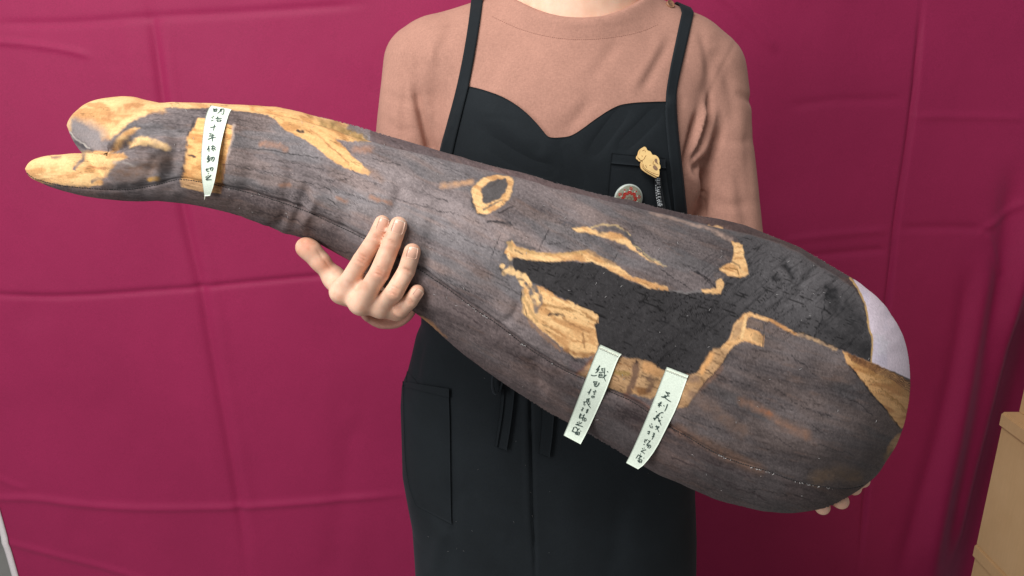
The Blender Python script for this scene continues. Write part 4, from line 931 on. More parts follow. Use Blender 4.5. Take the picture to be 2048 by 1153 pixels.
B.chain([sR, eR, W(778, 592, .815)], [.040, .034, .021], .012); B.chain([sL, eL, wL], [.040, .029, .025], .012)
Vb, Fb = B.mesh(); Vb = relax(Vb, Fb, 3)

H1 = Field(W(585, 680, .85).min() * 0 + np.minimum.reduce([W(560, 690, .62), W(560, 690, .84), W(900, 400, .62), W(900, 400, .84)]), np.maximum.reduce([W(560, 690, .62), W(560, 690, .84), W(900, 400, .62), W(900, 400, .84)]), .0013)
p1 = .000446
mc = [W(683, 584, .690), W(722, 606, .684), W(762, 613, .689), W(793, 619, .698)]
idx_ = [W(723, 521, .6640), W(752, 476, .6600), W(764.5, 446.5, .6610)]
mid_ = [W(759, 546, .6540), W(783, 487, .6540), W(797, 451, .6585)]
rin_ = [W(789, 584, .6560), W(813, 542, .6540), W(824.5, 504, .6575)]
pin_ = [W(802, 619, .6740), W(820, 603, .6650), W(834.5, 583.5, .6660)]
def rest(pts, rads):
    out = []
    for p, r in zip(pts, rads):
        ax, ay, ad = proj(p[None])
        q = [cast(bv, np.array([ax[0] + o1]), np.array([ay[0] + o2]))[0] for o1, o2 in ((0, 0), (12, 0), (12, -6), (0, -8), (-8, 0))]
        q = [v for v in q if not np.isnan(v)]
        dd = ad[0] if not q else min(ad[0], min(q) - .62 * r * p1)
        out.append(P(ax[0], ay[0], dd))
    return out
idx_ = rest(idx_, (18, 17, 15.6)); mid_ = rest(mid_, (20, 18.6, 17)); rin_ = rest(rin_, (18.6, 17.4, 16.8)); pin_ = rest(pin_, (17, 15.6, 14.2))
kf = .0008
H1.chain([mc[0]] + idx_, [18.5 * p1, 18.2 * p1, 17 * p1, 15.6 * p1], kf)
H1.chain([mc[1]] + mid_, [20.5 * p1, 20 * p1, 18.6 * p1, 17.2 * p1], kf)
H1.chain([mc[2]] + rin_, [19 * p1, 18.6 * p1, 17.4 * p1, 16.8 * p1], kf)
H1.chain([mc[3]] + pin_, [18 * p1, 17 * p1, 15.6 * p1, 14.2 * p1], kf)
for a_, b_, p_, q_ in ((idx_, mid_, mc[0], mc[1]),): H1.cone(p_ * .5 + a_[0] * .5 + FW * .006, q_ * .5 + b_[0] * .5 + FW * .006, .0052, .0052, .006)
for i in range(3): H1.cone(mc[i] + FW * .003, mc[i + 1] + FW * .003, .0075, .0075, .008)
for a_, b_ in ((idx_, mid_), (mid_, rin_), (rin_, pin_)): H1.cone((mc[0] if a_ is idx_ else mc[1] if a_ is mid_ else mc[2]) * .72 + a_[0] * .28 + FW * .004, (mc[1] if b_ is mid_ else mc[2] if b_ is rin_ else mc[3]) * .72 + b_[0] * .28 + FW * .004, .0060, .0060, .008)
for i, (c_, r_) in enumerate(zip(mc, (17, 18, 17, 16))): H1.cone(c_, wH + np.array([(-.012, -.004, .005, .012)[i], .0, .006]), r_ * p1, .0150, .010)
th_ = [W(611, 495, .700), W(640, 523, .702), W(668, 556, .708), W(728, 604, .745)]
H1.chain(th_, [19.5 * .00047, 17.0 * .00047, 18 * .00047, 24 * .00048], .008)
H1.ell(W(620, 499, .697), (.0100, .009, .0092), .006)
H1.cone(W(668, 556, .712), mc[0] + FW * .006, .0075, .0080, .010)
H1.cone(W(712, 578, .735), W(770, 592, .745), .016, .016, .012)
H1.cone(W(700, 592, .705), W(788, 613, .715), .010, .008, .008)
H1.cone(wH + FW * .01, W(778, 592, .83), .0180, .0200, .008)
V1, F1 = H1.mesh(); V1 = relax(V1, F1, 1, .4)

bb = [W(1560, 1070, .62), W(1560, 1070, .90), W(1780, 860, .62), W(1780, 860, .90)]
H2 = Field(np.minimum.reduce(bb), np.maximum.reduce(bb), .0015)
palm = W(1650, 950, .845)
H2.cone(wL, palm, .026, .024, .015)
tips = [((1610, 965, .83), (1634, 1000, .785), (1645, 1015, .735)), ((1640, 962, .83), (1666, 994, .780), (1682, 1003, .733)), ((1676, 945, .83), (1700, 968, .78), (1708, 976, .737)), ((1700, 930, .83), (1718, 955, .78), (1726, 962, .742))]
for k_, (a_, b_, c_) in enumerate(tips):
    r_ = (.0075, .0078, .0074, .0068)[k_]
    H2.cone(palm, W(*a_), .020, .011, .01); H2.chain([W(*a_), W(*b_), W(*c_)], [.0095, .0082, r_], .003)
H2.chain([palm, W(1600, 930, .80), W(1585, 915, .79)], [.018, .011, .009], .006)
H2.cone(wL, wL + (eL - wL) * .2, .026, .028, .012)
V2, F2 = H2.mesh(); V2 = relax(V2, F2, 1, .4)
Vall = np.concatenate([Vb, V1, V2]); Fall = np.concatenate([Fb, F1 + len(Vb), F2 + len(Vb) + len(V1)])
person = mesh_np('person', Vall, Fall, M['skin'])
tag(person, 'person in a terracotta shirt and black apron holding the log cushion across the chest', 'person')
# knuckle creases (relief) and redness
pxk, pyk, _ = proj(Vall)
red = np.zeros(len(Vall)); isH = np.zeros(len(Vall), bool); isH[len(Vb):len(Vb) + len(V1)] = True
for (a_, b_), r_, s_ in (((723, 521), 13, .55), ((752, 477), 11, .30), ((759, 546), 14, .60), ((783, 487), 12, .42), ((789, 586), 12, .50), ((813, 542), 11, .38), ((821, 604), 10, .40), ((802, 624), 11, .2), ((612, 492), 20, .55), ((688, 592), 12, .10), ((727, 618), 12, .16), ((655, 528), 14, .30), ((764, 440), 11, .22), ((798, 444), 11, .22), ((824, 497), 10, .22), ((834, 580), 9, .22)):
    red = np.maximum(red, min(.8, s_ * 1.3) * np.exp(-((pxk - a_) ** 2 + (pyk - b_) ** 2) / r_ ** 2) * isH)
red += .30 * sstep(.48, .68, fbm(pxk / 22, pyk / 22, 6, 3)) * isH
red[len(Vb) + len(V1):] = .08
red += .10 * (vnoise(pxk / 6, pyk / 6, 1) - .5) * isH
fattr(person, 'redness', np.clip(red, 0, 1))
dn_ = []
def crs(cx_, cy_, ang, L, w, dep):
    c_, s_ = math.cos(ang), math.sin(ang); dn_.append(([(cx_ - L * c_, cy_ - L * s_), (cx_ + .12 * L * s_, cy_ - .12 * L * c_), (cx_ + L * c_, cy_ + L * s_)], w, dep))
for (a_, b_), an in (((723, 519), .55), ((726, 514), .5), ((720, 526), .6), ((752, 474), .5), ((754, 479), .5), ((759, 543), .42), ((756, 550), .42), ((761, 538), .4), ((783, 484), .38), ((785, 489), .38), ((789, 582), .45), ((791, 577), .45), ((787, 589), .5), ((813, 540), .4), ((815, 544), .4), ((821, 602), .75), ((819, 606), .75)):
    crs(a_, b_, an, 9, 1.5, .0010)
crs(640, 512, 1.1, 15, 2.2, .0005); crs(648, 520, 1.0, 14, 2, .0004); crs(655, 530, .9, 12, 2, .0006)
Vp = coords(person); dent(person, dn_)
hb = bvh(person)
# fingernails, each with its free edge
def nail(cx_, cy_, ang, L, w):
    n, m = 14, 11; c_, s_ = math.cos(ang), math.sin(ang)
    t = np.linspace(-1, 1, n)[:, None]; u = np.linspace(-1, 1, m)[None, :]
    ww = w * (1 - .06 * t) * np.where(t < -.55, np.sqrt(np.maximum(0, 1 - ((-t - .55) / .62) ** 2)) * .5 + .5, 1) * (1 - .35 * np.clip(t - .55, 0, 1) ** 2)
    tt_ = t - .12 * np.clip(t, 0, 1) * u ** 2 + .10 * (t < 0) * u ** 2 * -t
    lx = u * ww; ly = tt_ * L + 0 * u
    PX = cx_ + lx * (-s_) + ly * c_; PY = cy_ + lx * c_ + ly * s_
    d = cast(hb, PX, PY); d = fillnan(d, 0); d = blur(d, 3)
    rim = np.minimum(1, 1.25 - np.maximum(abs(u), abs(t)) ** 4)
    D = d - .00024 * rim - .00025 * sstep(.5, 1, t)
    o = slab('fingernail', PX, PY, D, .0005, M['nail'], person)
    k0 = n - 2
    e = slab('nail_edge', PX[k0:], PY[k0:], D[k0:] - .00006, .0005, M['nail_edge'], o)
nail(766.0, 449, math.atan2(-28, 9), 13.5, 10.8)
nail(796.5, 454, math.atan2(-34, 11), 14.5, 12.0)
nail(824.5, 506, math.atan2(-38, 9), 12.0, 10.6)
nail(836.5, 588, math.atan2(-18, 13), 9.0, 8.6)

# --- shirt
T = Field((-.24, .72, zc - .50), (.42, 1.17, zc + .14), .0031)
T.cone((XC - .062, .97, zc - .09), (XC + .062, .97, zc - .09), .118, .118, .03, .72)
T.cone((XC, .97, zc - .10), (XC, .985, zc - .37), .166, .135, .05, .66)
T.cone((XC, .985, zc - .37), (XC, .99, zc - .55), .130, .15, .05, .70)
T.cone(sR + [.012, 0, 0], sL - [.012, 0, 0], .050, .050, .04)
T.cone((XC, .985, zc + .048), sR + [.03, 0, .008], .060, .045, .04); T.cone((XC, .985, zc + .050), sL + [-.035, 0, .021], .060, .046, .04)
T.cone((XC, .985, zc + .0), (XC + .003, .975, zc + .10), .085, .080, .03)
T.cone(sR, eR, .0505, .045, .006); T.cone(sL, eL, .0520, .040, .006)
T.cone(eR, wR - (eR - wR) * .10, .045, .0310, .012); T.cone(eL, wL + (eL - wL) * .1, .042, .036, .012)
for s_ in (-1, 1): T.ell((XC + s_ * .075, .905, zc - .135), (.062, .03, .06), .03)
# neck opening
nx0, ny0 = XC - .0, .978
T.cut(lambda X_, Y_, Z_: (Z_ - (zc + .0485 + .034 * np.minimum(((X_ - nx0) / .092) ** 2, 3) + .25 * np.maximum(Y_ - .97, 0))) + 0 * Y_)
dirR = (wR - eR) / np.linalg.norm(wR - eR); cR = wR - dirR * .004
def cuffcut(X_, Y_, Z_):
    dd = np.sqrt((X_ - wR[0]) ** 2 + (Y_ - wR[1]) ** 2 + (Z_ - wR[2]) ** 2)
    t_ = (X_ - cR[0]) * dirR[0] + (Y_ - cR[1]) * dirR[1] + (Z_ - cR[2]) * dirR[2]
    rr = np.sqrt(np.maximum((X_ - cR[0]) ** 2 + (Y_ - cR[1]) ** 2 + (Z_ - cR[2]) ** 2 - t_ ** 2, 0))
    inner = np.minimum(.0262 - rr, t_ + .02)
    return np.where(dd < .06, np.maximum(t_, inner), -.05)
T.cut(cuffcut)
Vt, Ft = T.mesh(); Vt = relax(Vt, Ft, 5)
shirt = mesh_np('shirt', Vt, Ft, M['shirt'], person)
V_ = coords(shirt); N_ = normals(shirt)
setco(shirt, V_ + N_ * (.0030 * (fbm(V_[:, 0] * 16 + V_[:, 1] * 9, V_[:, 2] * 9, 2, 3) - .5))[:, None])
dent(shirt, [
    ([(826, 160), (840, 215), (852, 262), (862, 300), (868, 340)], 8, .010), ([(856, 210), (872, 250), (890, 300)], 10, -.003), ([(806, 95), (808, 180), (806, 300)], 9, .0022), ([(845, 110), (868, 150), (872, 220)], 10, .0020),
    ([(872, 95), (880, 140)], 8, .002), ([(905, 40), (890, 90)], 9, .0015), ([(784, 130), (774, 200), (768, 290)], 9, .0015), ([(875, 240), (884, 300), (890, 330)], 8, .004),
    ([(1398, 220), (1382, 280), (1368, 335), (1372, 362)], 6, .012), ([(1424, 180), (1414, 240), (1398, 290), (1378, 340)], 4.5, .009), ([(1411, 200), (1400, 260), (1384, 320)], 6, -.007), ([(1432, 210), (1418, 270), (1400, 320)], 8, -.004), ([(1446, 245), (1428, 290), (1410, 345), (1404, 420)], 7, .010),
    ([(1420, 318), (1402, 326), (1385, 345)], 6, .008), ([(1420, 335), (1412, 360), (1405, 400), (1402, 440)], 8, .011), ([(1366, 330), (1380, 345), (1395, 370), (1402, 410)], 8, -.006), ([(1360, 200), (1352, 240)], 8, .002), ([(1478, 70), (1440, 150), (1412, 215)], 3.0, .0012), ([(1432, 90), (1426, 140), (1410, 200)], 14, .004),
    ([(1475, 330), (1485, 400), (1500, 470)], 12, .003), ([(815, 60), (835, 110), (838, 150)], 9, .0022), ([(880, 60), (862, 110), (860, 150)], 9, -.002), ([(1400, 60), (1415, 110), (1420, 160)], 8, .0024), ([(1445, 120), (1462, 180), (1470, 260)], 12, .0026), ([(1480, 190), (1508, 206)], 7, .003), ([(775, 190), (800, 205), (830, 200)], 9, .0016), ([(770, 240), (795, 262), (830, 262)], 9, .0018), ([(1430, 270), (1470, 285), (1510, 280)], 10, .0016), ([(1420, 400), (1460, 415), (1505, 405)], 10, .0018), ([(1460, 380), (1470, 440)], 10, -.002), ([(1500, 220), (1496, 330), (1504, 440)], 10, .002),
    ([(1345, 70), (1312, 130), (1280, 190)], 10, .0026), ([(1325, 80), (1290, 140), (1262, 180)], 9, -.0018), ([(1240, 80), (1205, 125), (1180, 160)], 12, .0018), ([(1090, 130), (1130, 180), (1160, 240)], 22, -.0016), ([(1000, 120), (985, 160), (960, 185)], 12, .0016), ([(1180, 200), (1160, 230), (1130, 262)], 12, .0022),
    ([(985, 30), (1040, 58), (1100, 74), (1160, 81), (1220, 76), (1280, 64), (1330, 40)], 2.2, .0013), ([(1000, 4), (1060, 40), (1130, 50), (1220, 48), (1300, 24)], 5, -.0008)])
if len(shirt.data.vertices) == len(Vt): setco(shirt, relax(coords(shirt), Ft, 2))
stree = bvh(shirt)
q_ = np.linalg.norm(Vt - wR, axis=1); print('CUFF', (q_ < .05).sum(), q_.min(), wR, eR)
def onto(tree, pts, lift):
    d = cast(tree, pts[:, 0], pts[:, 1]); ok = ~np.isnan(d); return P(pts[ok, 0], pts[ok, 1], d[ok] - lift)
nk = chaikin([(985, 34), (1040, 60), (1100, 75.5), (1160, 81), (1220, 77), (1280, 66), (1320, 48)], 2); L = np.hypot(*np.diff(nk, axis=0).T).sum(); paths = []
for i in range(int(L / 4.2)):
    q = resample(nk, t=np.array([i, i + .3, i + .55]) / (L / 4.2)); w_ = onto(stree, q, .0000)
    if len(w_) == 3: paths.append(w_)
tag(tubes('neckline_stitching', paths, .00042, plain('shirt_thread', (.26, .12, .085), .9, .1, 300), shirt, 4), kind='stuff')
def disc_on(name, tree, cx_, cy_, r, profile, mat, parent, seg=40, extra=0.0):
    """round dished piece lying on a surface: profile = [(radius fraction, height m)]"""
    d = float(cast(tree, np.array([cx_]), np.array([cy_]))[0]); c_ = P(cx_, cy_, d)
    pts = [P(cx_ + a_, cy_ + b_, float(np.nan_to_num(cast(tree, np.array([cx_ + a_]), np.array([cy_ + b_]))[0], nan=d))) for a_, b_ in ((10, 0), (-5, 8.7), (-5, -8.7))]
    n_ = np.cross(pts[1] - pts[0], pts[2] - pts[0]); n_ /= np.linalg.norm(n_)
    if n_ @ FW > 0: n_ = -n_
    n_ = n_ * .7 - FW * .3; n_ /= np.linalg.norm(n_)
    ax = np.cross(n_, UP); ax /= np.linalg.norm(ax); ay = np.cross(n_, ax); V_ = []
    for rf, h in profile:
        for k in range(seg):
            a_ = 2 * math.pi * k / seg; V_.append(c_ + n_ * (h + extra) + r * rf * (math.cos(a_) * ax + math.sin(a_) * -ay))
    o = mesh_np(name, np.array(V_), grid_faces(len(profile), seg, True), mat, parent)
    return o, c_, n_, ax, -ay
yb_ = next(y_ for y_ in range(11, 60) if not np.isnan(cast(stree, np.array([1339., 1339., 1331., 1347.]), np.array([y_ + 0., y_ - 6., y_ - 2., y_ + 2.]))).any())
bt, cb, nb_, axb, ayb = disc_on('button', stree, 1339, yb_, .0056, [(0.02, .0012), (.55, .0012), (.72, .0015), (.86, .0026), (.96, .0022), (1.0, .0012), (.98, -.001)], M['button'], shirt, 36, .001)
hv = []
for a_ in (-1, 1):
    for b_ in (-1, 1):
        c_ = cb + nb_ * .0024 + axb * a_ * .0011 + ayb * b_ * .0011; hv.append([c_ - nb_ * .0012, c_])
for h_ in hv: tubes('button_hole', [h_], .0005, M['thread_dark'], shirt, 8, False)

# --- apron
LX = [(0, 950), (175, 932), (235, 908), (305, 879), (430, 862), (640, 850)]; RX = [(0, 1385), (180, 1349), (250, 1352), (330, 1361), (425, 1370), (640, 1388)]
fL = lambda y_: np.interp(y_, *np.array(LX, float).T); fR = lambda y_: np.interp(y_, *np.array(RX, float).T)
TT = chaikin([(932, 173), (938, 173), (965, 179), (1010, 195), (1050, 222), (1080, 254), (1094, 273), (1104, 276), (1130, 276), (1145, 271), (1165, 258), (1190, 239), (1225, 216), (1260, 206), (1300, 204), (1350, 203)], 2)
us = np.clip((TT[:, 0] - fL(TT[:, 1])) / (fR(TT[:, 1]) - fL(TT[:, 1])), 0, 1)
n, m = 90, 130
uu = np.linspace(0, 1, m); top = np.interp(uu, us, TT[:, 1]); vv = np.linspace(0, 1, n)[:, None]
PY = top[None, :] + (660 - top[None, :]) * vv; PX = fL(PY) + (fR(PY) - fL(PY)) * uu[None, :]
d0 = fillnan(cast(stree, PX, PY), 1); d = blur(d0, 60); d = np.minimum(d, d0 - .0015) - .0045; d = blur(d, 5)
apron = slab('apron', PX, PY, d, .0012, M['apron'], person)
sb = apron.modifiers.new('s', 'BEVEL'); apron.modifiers.remove(sb)
dent(apron, [([(1245, 225), (1215, 265), (1190, 300)], 14, .003), ([(1310, 230), (1280, 262), (1250, 290)], 14, .003), ([(960, 210), (1010, 250), (1080, 300)], 20, -.003), ([(960, 236), (1000, 236), (1040, 246)], 4, .0010), ([(960, 270), (1030, 320), (1120, 350)], 18, .0025), ([(1130, 290), (1150, 340), (1160, 380)], 16, .0022)])
# skirt joins on below
SL = [(560, 846), (645, 844), (670, 833), (710, 824), (745, 815), (765, 806), (800, 804), (860, 806), (930, 808), (985, 818), (1030, 827), (1100, 832), (1153, 835), (1400, 842), (1800, 850)]
SR = [(560, 1389), (965, 1383), (1050, 1386), (1153, 1385), (1400, 1384), (1800, 1384)]
YS = 1.0; zz = np.linspace(zc - .24, zc - 1.02, 260); V_ = []; nphi = 760
for z_ in zz:
    r_ = np.array([0, YS, z_]) - CAM; py_ = 576.5 - F * (r_ @ UP) / (r_ @ FW); dpt = r_ @ FW
    xl = (np.interp(py_, *np.array(SL, float).T) - 1024) / F * dpt; xr = (np.interp(py_, *np.array(SR, float).T) - 1024) / F * dpt
    a_ = (xr - xl) / 2; c_ = (xr + xl) / 2; ph = np.linspace(0, 2 * math.pi, nphi, endpoint=False)
    b_ = .115 + .03 * float(sstep(zc - .3, zc - .7, z_))
    ex = 2 / 2.5; x_ = c_ + a_ * np.sign(np.cos(ph)) * abs(np.cos(ph)) ** ex; y_ = YS - b_ * np.sign(np.sin(ph)) * abs(np.sin(ph)) ** ex
    y_ = y_ + .0045 * (fbm(x_ * 9, np.full_like(x_, z_ * 2.2), 4, 3) - .5)
    V_.append(np.stack([x_, y_, np.full_like(x_, z_)], 1))
skirt = mesh_np('skirt_panel', np.concatenate(V_), grid_faces(len(zz), nphi, True)[:, ::-1], M['apron'], apron)
bm = bmesh.new(); bm.from_mesh(skirt.data); bmesh.ops.recalc_face_normals(bm, faces=bm.faces); bm.to_mesh(skirt.data); bm.free()
dent(skirt, [([(1056, 700), (1060, 780), (1064, 950), (1072, 1200)], 2.6, .0060), ([(1050, 760), (1050, 900), (1058, 1100)], 5, -.0012), ([(905, 780), (902, 850), (906, 960), (912, 1060)], 14, .002), ([(930, 1000), (960, 1050), (1010, 1080)], 24, .003), ([(1250, 1000), (1235, 1060), (1230, 1150)], 22, .003),
             ([(840, 1010), (870, 1032), (900, 1052)], 12, .004), ([(890, 1050), (880, 1090), (866, 1153)], 16, -.004), ([(1120, 960), (1150, 1060), (1160, 1160)], 40, -.003), ([(845, 680), (836, 720), (830, 770)], 8, .003)])
ktree = bvh(skirt)
def patch(name, left, right, n, m, tree, lift, thick, parent, mat=None, sm=2, bl=10):
    PX, PY = ruled(left, right, n, m, sm); d0 = fillnan(cast(tree, PX, PY), 1); d = np.minimum(blur(d0, bl), d0) - lift
    return slab(name, PX, PY, d, thick, mat or M['apron'], parent), PX, PY, d
hip, hx, hy, hd = patch('hip_pocket', [(807, 770), (806, 800), (808, 860), (810, 930), (820, 985), (832, 1012)], [(897, 781), (899, 830), (900, 900), (901, 980), (902, 1030), (903, 1049)], 60, 30, ktree, .0035, .0012, apron)
patch('pocket_hem', [(805, 763), (805, 768), (806, 774)], [(898, 778), (898, 786), (898, 796)], 8, 30, ktree, .0062, .0016, apron)
patch('pocket_lining', [(814, 742), (812, 752), (812, 764)], [(840, 772), (838, 776), (836, 779)], 8, 14, ktree, .0015, .0010, apron)
patch('tie', [(1008, 768), (1005, 800), (998, 850), (991, 894)], [(1029, 780), (1026, 815), (1020, 860), (1013, 902)], 40, 10, ktree, .0075, .0016, apron)
patch('tie', [(1084, 800), (1083, 830), (1081, 870), (1077, 908)], [(1109, 812), (1107, 845), (1104, 880), (1099, 916)], 40, 10, ktree, .0065, .0016, apron)
patch('tie_fold', [(1003, 778), (999, 830), (989, 893)], [(1009, 780), (1005, 830), (994, 895)], 40, 5, ktree, .0105, .0012, apron)
# the bow loop hanging out below the cushion
lp = chaikin([(986, 740), (982, 762), (983, 782), (989, 792), (997, 789), (1002, 775), (1008, 752), (1010, 738)], 2); d = fillnan(cast(ktree, lp[:, 0][:, None], lp[:, 1][:, None]), 0)[:, 0].min() - .004
ls = []
for k_ in (0, 1): ls.append(P(lp[:, 0] + 3 * k_, lp[:, 1] - 2 * k_, np.full(len(lp), d - .013 * k_)))
V_ = np.stack(ls, 1).reshape(-1, 3); lo_ = mesh_np('bow_loop', V_, grid_faces(len(lp), 2), M['apron'], apron); s_ = lo_.modifiers.new('cloth', 'SOLIDIFY'); s_.thickness = .0016
# lint caught on the skirt
paths = []
for i in range(26):
    px_, py_ = random.uniform(830, 1370), random.uniform(660, 1140); an = random.uniform(0, 6.3); L = random.uniform(.6, 1.8)
    q = np.array([[px_ - L * math.cos(an), py_ - L * math.sin(an)], [px_ + .5, py_], [px_ + L * math.cos(an), py_ + L * math.sin(an)]]); dd = cast(ktree, q[:, 0], q[:, 1])
    if not np.isnan(dd).any(): paths.append(P(q[:, 0], q[:, 1], dd - .0004))
q = np.array([[1064, 1031], [1065, 1033], [1065.5, 1035]]); dd = cast(ktree, q[:, 0], q[:, 1]); paths.append(P(q[:, 0], q[:, 1], dd - .0012))
tag(tubes('apron_lint', paths, .00022, plain('grey_lint', (.16, .16, .16), .9, .1, 300), apron, 4), kind='stuff')
# straps: up the bib edge, over the shoulder, down the back
atree = bvh(shirt, apron)
def strap(left, right, n_back, label):
    PX, PY = ruled(left, right, 70, 7, 2)
    d0 = cast(atree, PX, PY); d0 = fillnan(d0, 0); d = np.minimum(blur(d0, 6), d0) - .0022
    A = P(PX, PY, d)                                  # rows start at the top
    back = []
    xs = A[0, :, 0]; y0 = A[0, :, 1].mean()
    for y_ in np.linspace(y0 + .008, 1.075, n_back):
        row = []
        for x_ in xs:
            h = stree.ray_cast(Vector((x_, y_, 2.2)), Vector((0, 0, -1))); row.append((x_, y_, (h[0].z if h[0] is not None else A[0, 0, 2] - .05) + .0035))
        back.append(row)
    R_ = np.concatenate([np.array(back)[::-1], A]) if n_back else A
    o = mesh_np('strap', R_.reshape(-1, 3), grid_faces(len(R_), 7), M['apron'], apron); s_ = o.modifiers.new('thick', 'SOLIDIFY'); s_.thickness = .0018; s_.offset = 0
    return o
strap([(943, 0), (937, 50), (926, 115), (913, 178), (897, 240), (878, 308), (862, 400)], [(966, 0), (959, 50), (948, 115), (937, 174), (924, 225), (904, 308), (888, 400)], 12, '')
strap([(1364, 25), (1350, 90), (1338, 150), (1330, 205), (1335, 280), (1344, 350), (1350, 420), (1362, 520)], [(1387, 27), (1373, 90), (1359, 150), (1351, 192), (1354, 250), (1363, 330), (1373, 425), (1386, 520)], 12, '')
# chest pocket
cp, cpx, cpy, cpd = patch('chest_pocket', [(1223, 308), (1220, 340), (1216, 380), (1214, 430)], [(1331, 318), (1333, 350), (1340, 400), (1346, 440)], 40, 30, bvh(apron), .0030, .0012, apron)
patch('pocket_hem', [(1223.5, 307), (1222, 317), (1221, 327)], [(1331, 317), (1331, 327), (1332, 337)], 8, 30, bvh(apron), .0052, .0012, apron)
btree = bvh(apron, cp)

# --- trousers (unseen below the apron) keep the figure whole
V_, F_ = [], []
for s_ in (-1, 1):
    for z_, r_ in ((zc - .62, .092), (zc - .85, .075), (zc - 1.0, .068), (.09, .062)):
        V_ += [(XC - .005 + s_ * .085 + r_ * math.cos(a_), 1.0 + r_ * math.sin(a_), z_) for a_ in np.linspace(0, 2 * math.pi, 24, endpoint=False)]
Fg = grid_faces(4, 24, True); mesh_np('trousers', np.array(V_), np.concatenate([Fg, Fg + 96])[:, ::-1], M['trouser'], person)

# ------------------------------------------------------------------ badge, wooden pin, lettered strip on the bib
bp = [(.01, .0040), (.2, .0040), (.4, .0038), (.6, .0034), (.8, .0026), (.92, .0015), (1.0, .0000), (.99, -.0012), (.6, -.0015)]
prof = [(r_, float(np.interp(r_, [0, .4, .7, .88, .96, 1.0], [.0042, .0039, .0030, .0018, .0008, -.0002]))) for r_ in np.linspace(.01, 1, 46)] + [(.995, -.0014), (.5, -.0016)]
badge, cb, nb_, axb, ayb = disc_on('button_badge', btree, 1256, 396, .0167, prof, M['badge'], None, 128, .003)
tag(badge, 'round pin badge with a red flower pattern, half hidden behind the cushion', 'badge')
Vb_ = coords(badge); r_ = (Vb_ - cb); bx = r_ @ axb / .0167; by = -(r_ @ ayb) / .0167; rr = np.hypot(bx, by); an = np.arctan2(by, bx)
cream = lin(142, 142, 124); redc = lin(168, 40, 34); gr = lin(120, 128, 116)
c_ = np.tile(cream, (len(bx), 1)); c_ = c_ * (1 - .35 * (vnoise(bx * 22 + 50, by * 22 + 50, 2) > .68)[:, None])
def bl(m_, k_): 
    global c_
    c_ = np.where(m_[:, None], k_, c_)
pet = .47 + .10 * np.abs(np.cos(an * 4)); bl((rr < pet) & (rr > pet - .22), redc); bl((rr < pet - .10) & (rr > pet - .135) & (np.cos(an * 24) > .2), cream)
bl((rr < .17) & (rr > .10), lin(120, 96, 84)); bl(rr < .07, lin(150, 130, 116)); bl((rr < .30) & (rr > .275), gr)
for k_ in range(10):
    a_ = k_ * 2 * math.pi / 10 + .2; q = np.hypot(bx - .71 * math.cos(a_), by - .71 * math.sin(a_))
    if k_ % 2: bl((q < .115) & (q > .06), redc); bl(q < .03, redc)
    else: bl(q < .055, redc); bl((q > .08) & (q < .1), lin(150, 150, 140))
for k_ in range(20):
    a_ = k_ * 2 * math.pi / 20; q = np.hypot(bx - .60 * math.cos(a_), by - .60 * math.sin(a_)); bl(q < .035, lin(232, 232, 222) if k_ % 2 else gr)
bl(rr > .93, lin(188, 196, 190))
fattr(badge, 'print', np.column_stack([c_, np.ones(len(c_))]), 'FLOAT_COLOR')

zb = lambda p: Z(p, 1215, 285, 9.225)
outl = chaikin(zb([(680, 75), (715, 100), (735, 150), (790, 165), (815, 205), (830, 235), (885, 235), (935, 275), (960, 330), (955, 400), (980, 440), (970, 495), (945, 495), (955, 520), (960, 580), (945, 640), (905, 630), (850, 600), (750, 545), (660, 480), (640, 430), (640, 370), (655, 335), (610, 330), (590, 300), (565, 290), (560, 250), (590, 215), (600, 150), (630, 110)]), 1, True)
dpin = float(np.nanmin(cast(btree, outl[:, 0], outl[:, 1]))) - .002
def plate(name, pts, d_, th, mf, me_, parent):
    pts = np.asarray(pts); k = len(pts); bm = bmesh.new()
    A = [bm.verts.new(p) for p in P(pts[:, 0], pts[:, 1], np.full(k, d_ - th))]; B_ = [bm.verts.new(p) for p in P(pts[:, 0], pts[:, 1], np.full(k, d_ - th)) + FW * th]
    f1 = bm.faces.new(A); bm.faces.new(B_[::-1])
    for i in range(k):
        f = bm.faces.new((A[i], B_[i], B_[(i + 1) % k], A[(i + 1) % k])); f.material_index = 1
    bmesh.ops.recalc_face_normals(bm, faces=bm.faces); bmesh.ops.triangulate(bm, faces=[f for f in bm.faces if len(f.verts) > 4])
    o = bmobj(name, bm, mf, parent); o.data.materials.append(me_); return o
pin = plate('wooden_pin', [(a_ - 3.8, b_ + 2.2) for a_, b_ in outl], dpin, .0026, M['wood_pin'], M['wood_edge'], None)
tag(pin, 'small pale wooden animal pin with two brown paw patches on the apron pocket', 'pin')
plate('front_layer', outl, dpin - .0030, .0024, M['wood_pin'], M['wood_edge'], pin)
for q in ([(870, 310), (905, 295), (920, 330), (915, 370), (950, 415), (900, 388), (865, 350)], [(840, 430), (880, 422), (920, 465), (932, 500), (905, 525), (860, 502), (835, 460)]):
    plate('paw_patch', chaikin(zb(q), 2, True), dpin - .0054, .0003, M['pin_brown'], M['pin_brown'], pin)
gl = [[(635, 330), (670, 320), (690, 270), (712, 240)], [(655, 400), (665, 465), (750, 525), (860, 580), (940, 600)], [(700, 420), (720, 470)], [(770, 430), (800, 420)], [(632, 240), (640, 265)], [(850, 350), (830, 400), (880, 420)], [(640, 160), (680, 140)], [(690, 150), (700, 180)]]
tubes('burnt_line', [P(*np.array(chaikin(zb(q), 2)).T, dpin - .00545) for q in gl], .00034, M['wood_edge'], pin, 4, False)

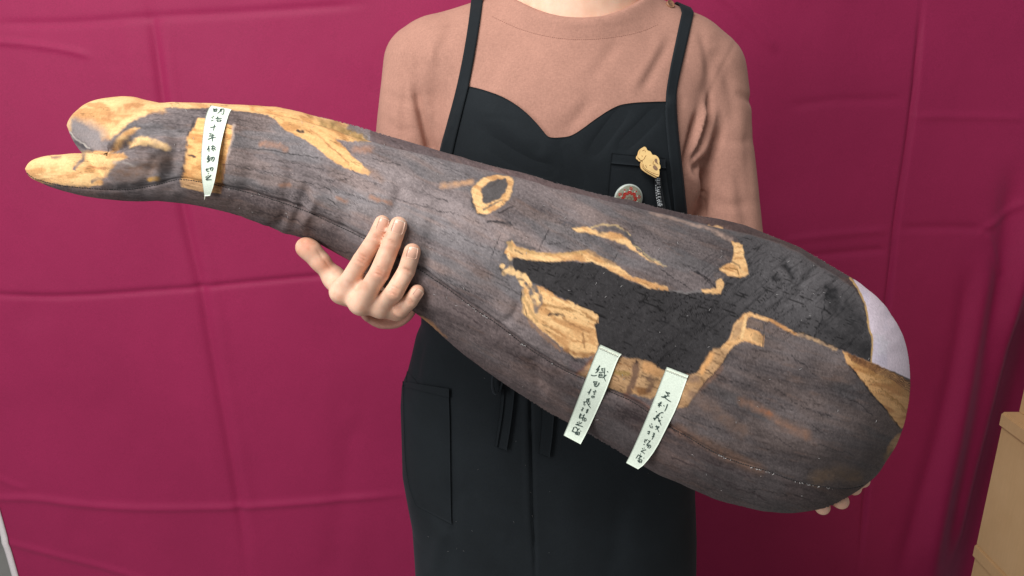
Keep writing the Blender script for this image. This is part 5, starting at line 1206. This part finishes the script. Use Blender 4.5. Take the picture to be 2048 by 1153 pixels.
# lettered strip
PX, PY = ruled([(1309, 350), (1309, 375), (1311, 395), (1316, 425)], [(1322, 350), (1324, 375), (1328, 400), (1334, 428)], 20, 6, 1); d = fillnan(cast(btree, PX, PY), 0) - .0025
rib = slab('lettered_strip', PX, PY, d, .0010, M['black_strip'], None); tag(rib, 'narrow black strip with white capital letters hanging below the wooden pin', 'strap')
GL = {'O': [[(0, 0), (1, 0), (1, 1), (0, 1), (0, 0)]], 'U': [[(0, 0), (0, 1), (1, 1), (1, 0)]], 'R': [[(0, 1), (0, 0), (1, 0), (1, .5), (0, .5), (1, 1)]], 'T': [[(0, 0), (1, 0)], [(.5, 0), (.5, 1)]], 'A': [[(0, 1), (.5, 0), (1, 1)], [(.2, .6), (.8, .6)]], 'L': [[(0, 0), (0, 1), (1, 1)]], 'K': [[(0, 0), (0, 1)], [(1, 0), (0, .5), (1, 1)]], 'C': [[(1, 0), (0, 0), (0, 1), (1, 1)]], 'S': [[(1, 0), (0, 0), (0, .5), (1, .5), (1, 1), (0, 1)]]}
rt = bvh(rib); cl = chaikin([(1316.8, 356), (1317, 372), (1318, 392), (1321, 408), (1325, 426)], 2); paths = []
txt = 'OUR TALK CAUS'; pos_ = np.array([361.0, 366, 370, 373, 377, 382, 387, 391, 394, 398, 403, 408, 413]) - 2
for ch, y_ in zip(txt, pos_):
    if ch == ' ': continue
    x0 = float(np.interp(y_, cl[:, 1], cl[:, 0]))
    for s_ in GL[ch]:   # the line reads downwards
        q = np.array([(x0 + 3.0 - 6.0 * b_, y_ - 1.75 + 3.5 * a_) for a_, b_ in s_]); dd = cast(rt, q[:, 0], q[:, 1])
        paths.append(P(q[:, 0], q[:, 1], np.where(np.isnan(dd), np.nanmean(dd), dd) - .0002))
for y_ in (355, 361, 372, 377, 381.5, 386.5, 391.5, 397, 402, 406.5, 411):
    x0 = float(np.interp(y_, cl[:, 1], cl[:, 0])) - 5.6; q = np.array([(x0, y_ - 1.4), (x0 + .5, y_), (x0, y_ + 1.3)]); dd = cast(rt, q[:, 0], q[:, 1])
    if not np.isnan(dd).all(): paths.append(P(q[:, 0], q[:, 1], np.where(np.isnan(dd), np.nanmean(dd), dd) - .0002))
tubes('lettering', paths, .00050, M['white_print'], rib, 4, False)
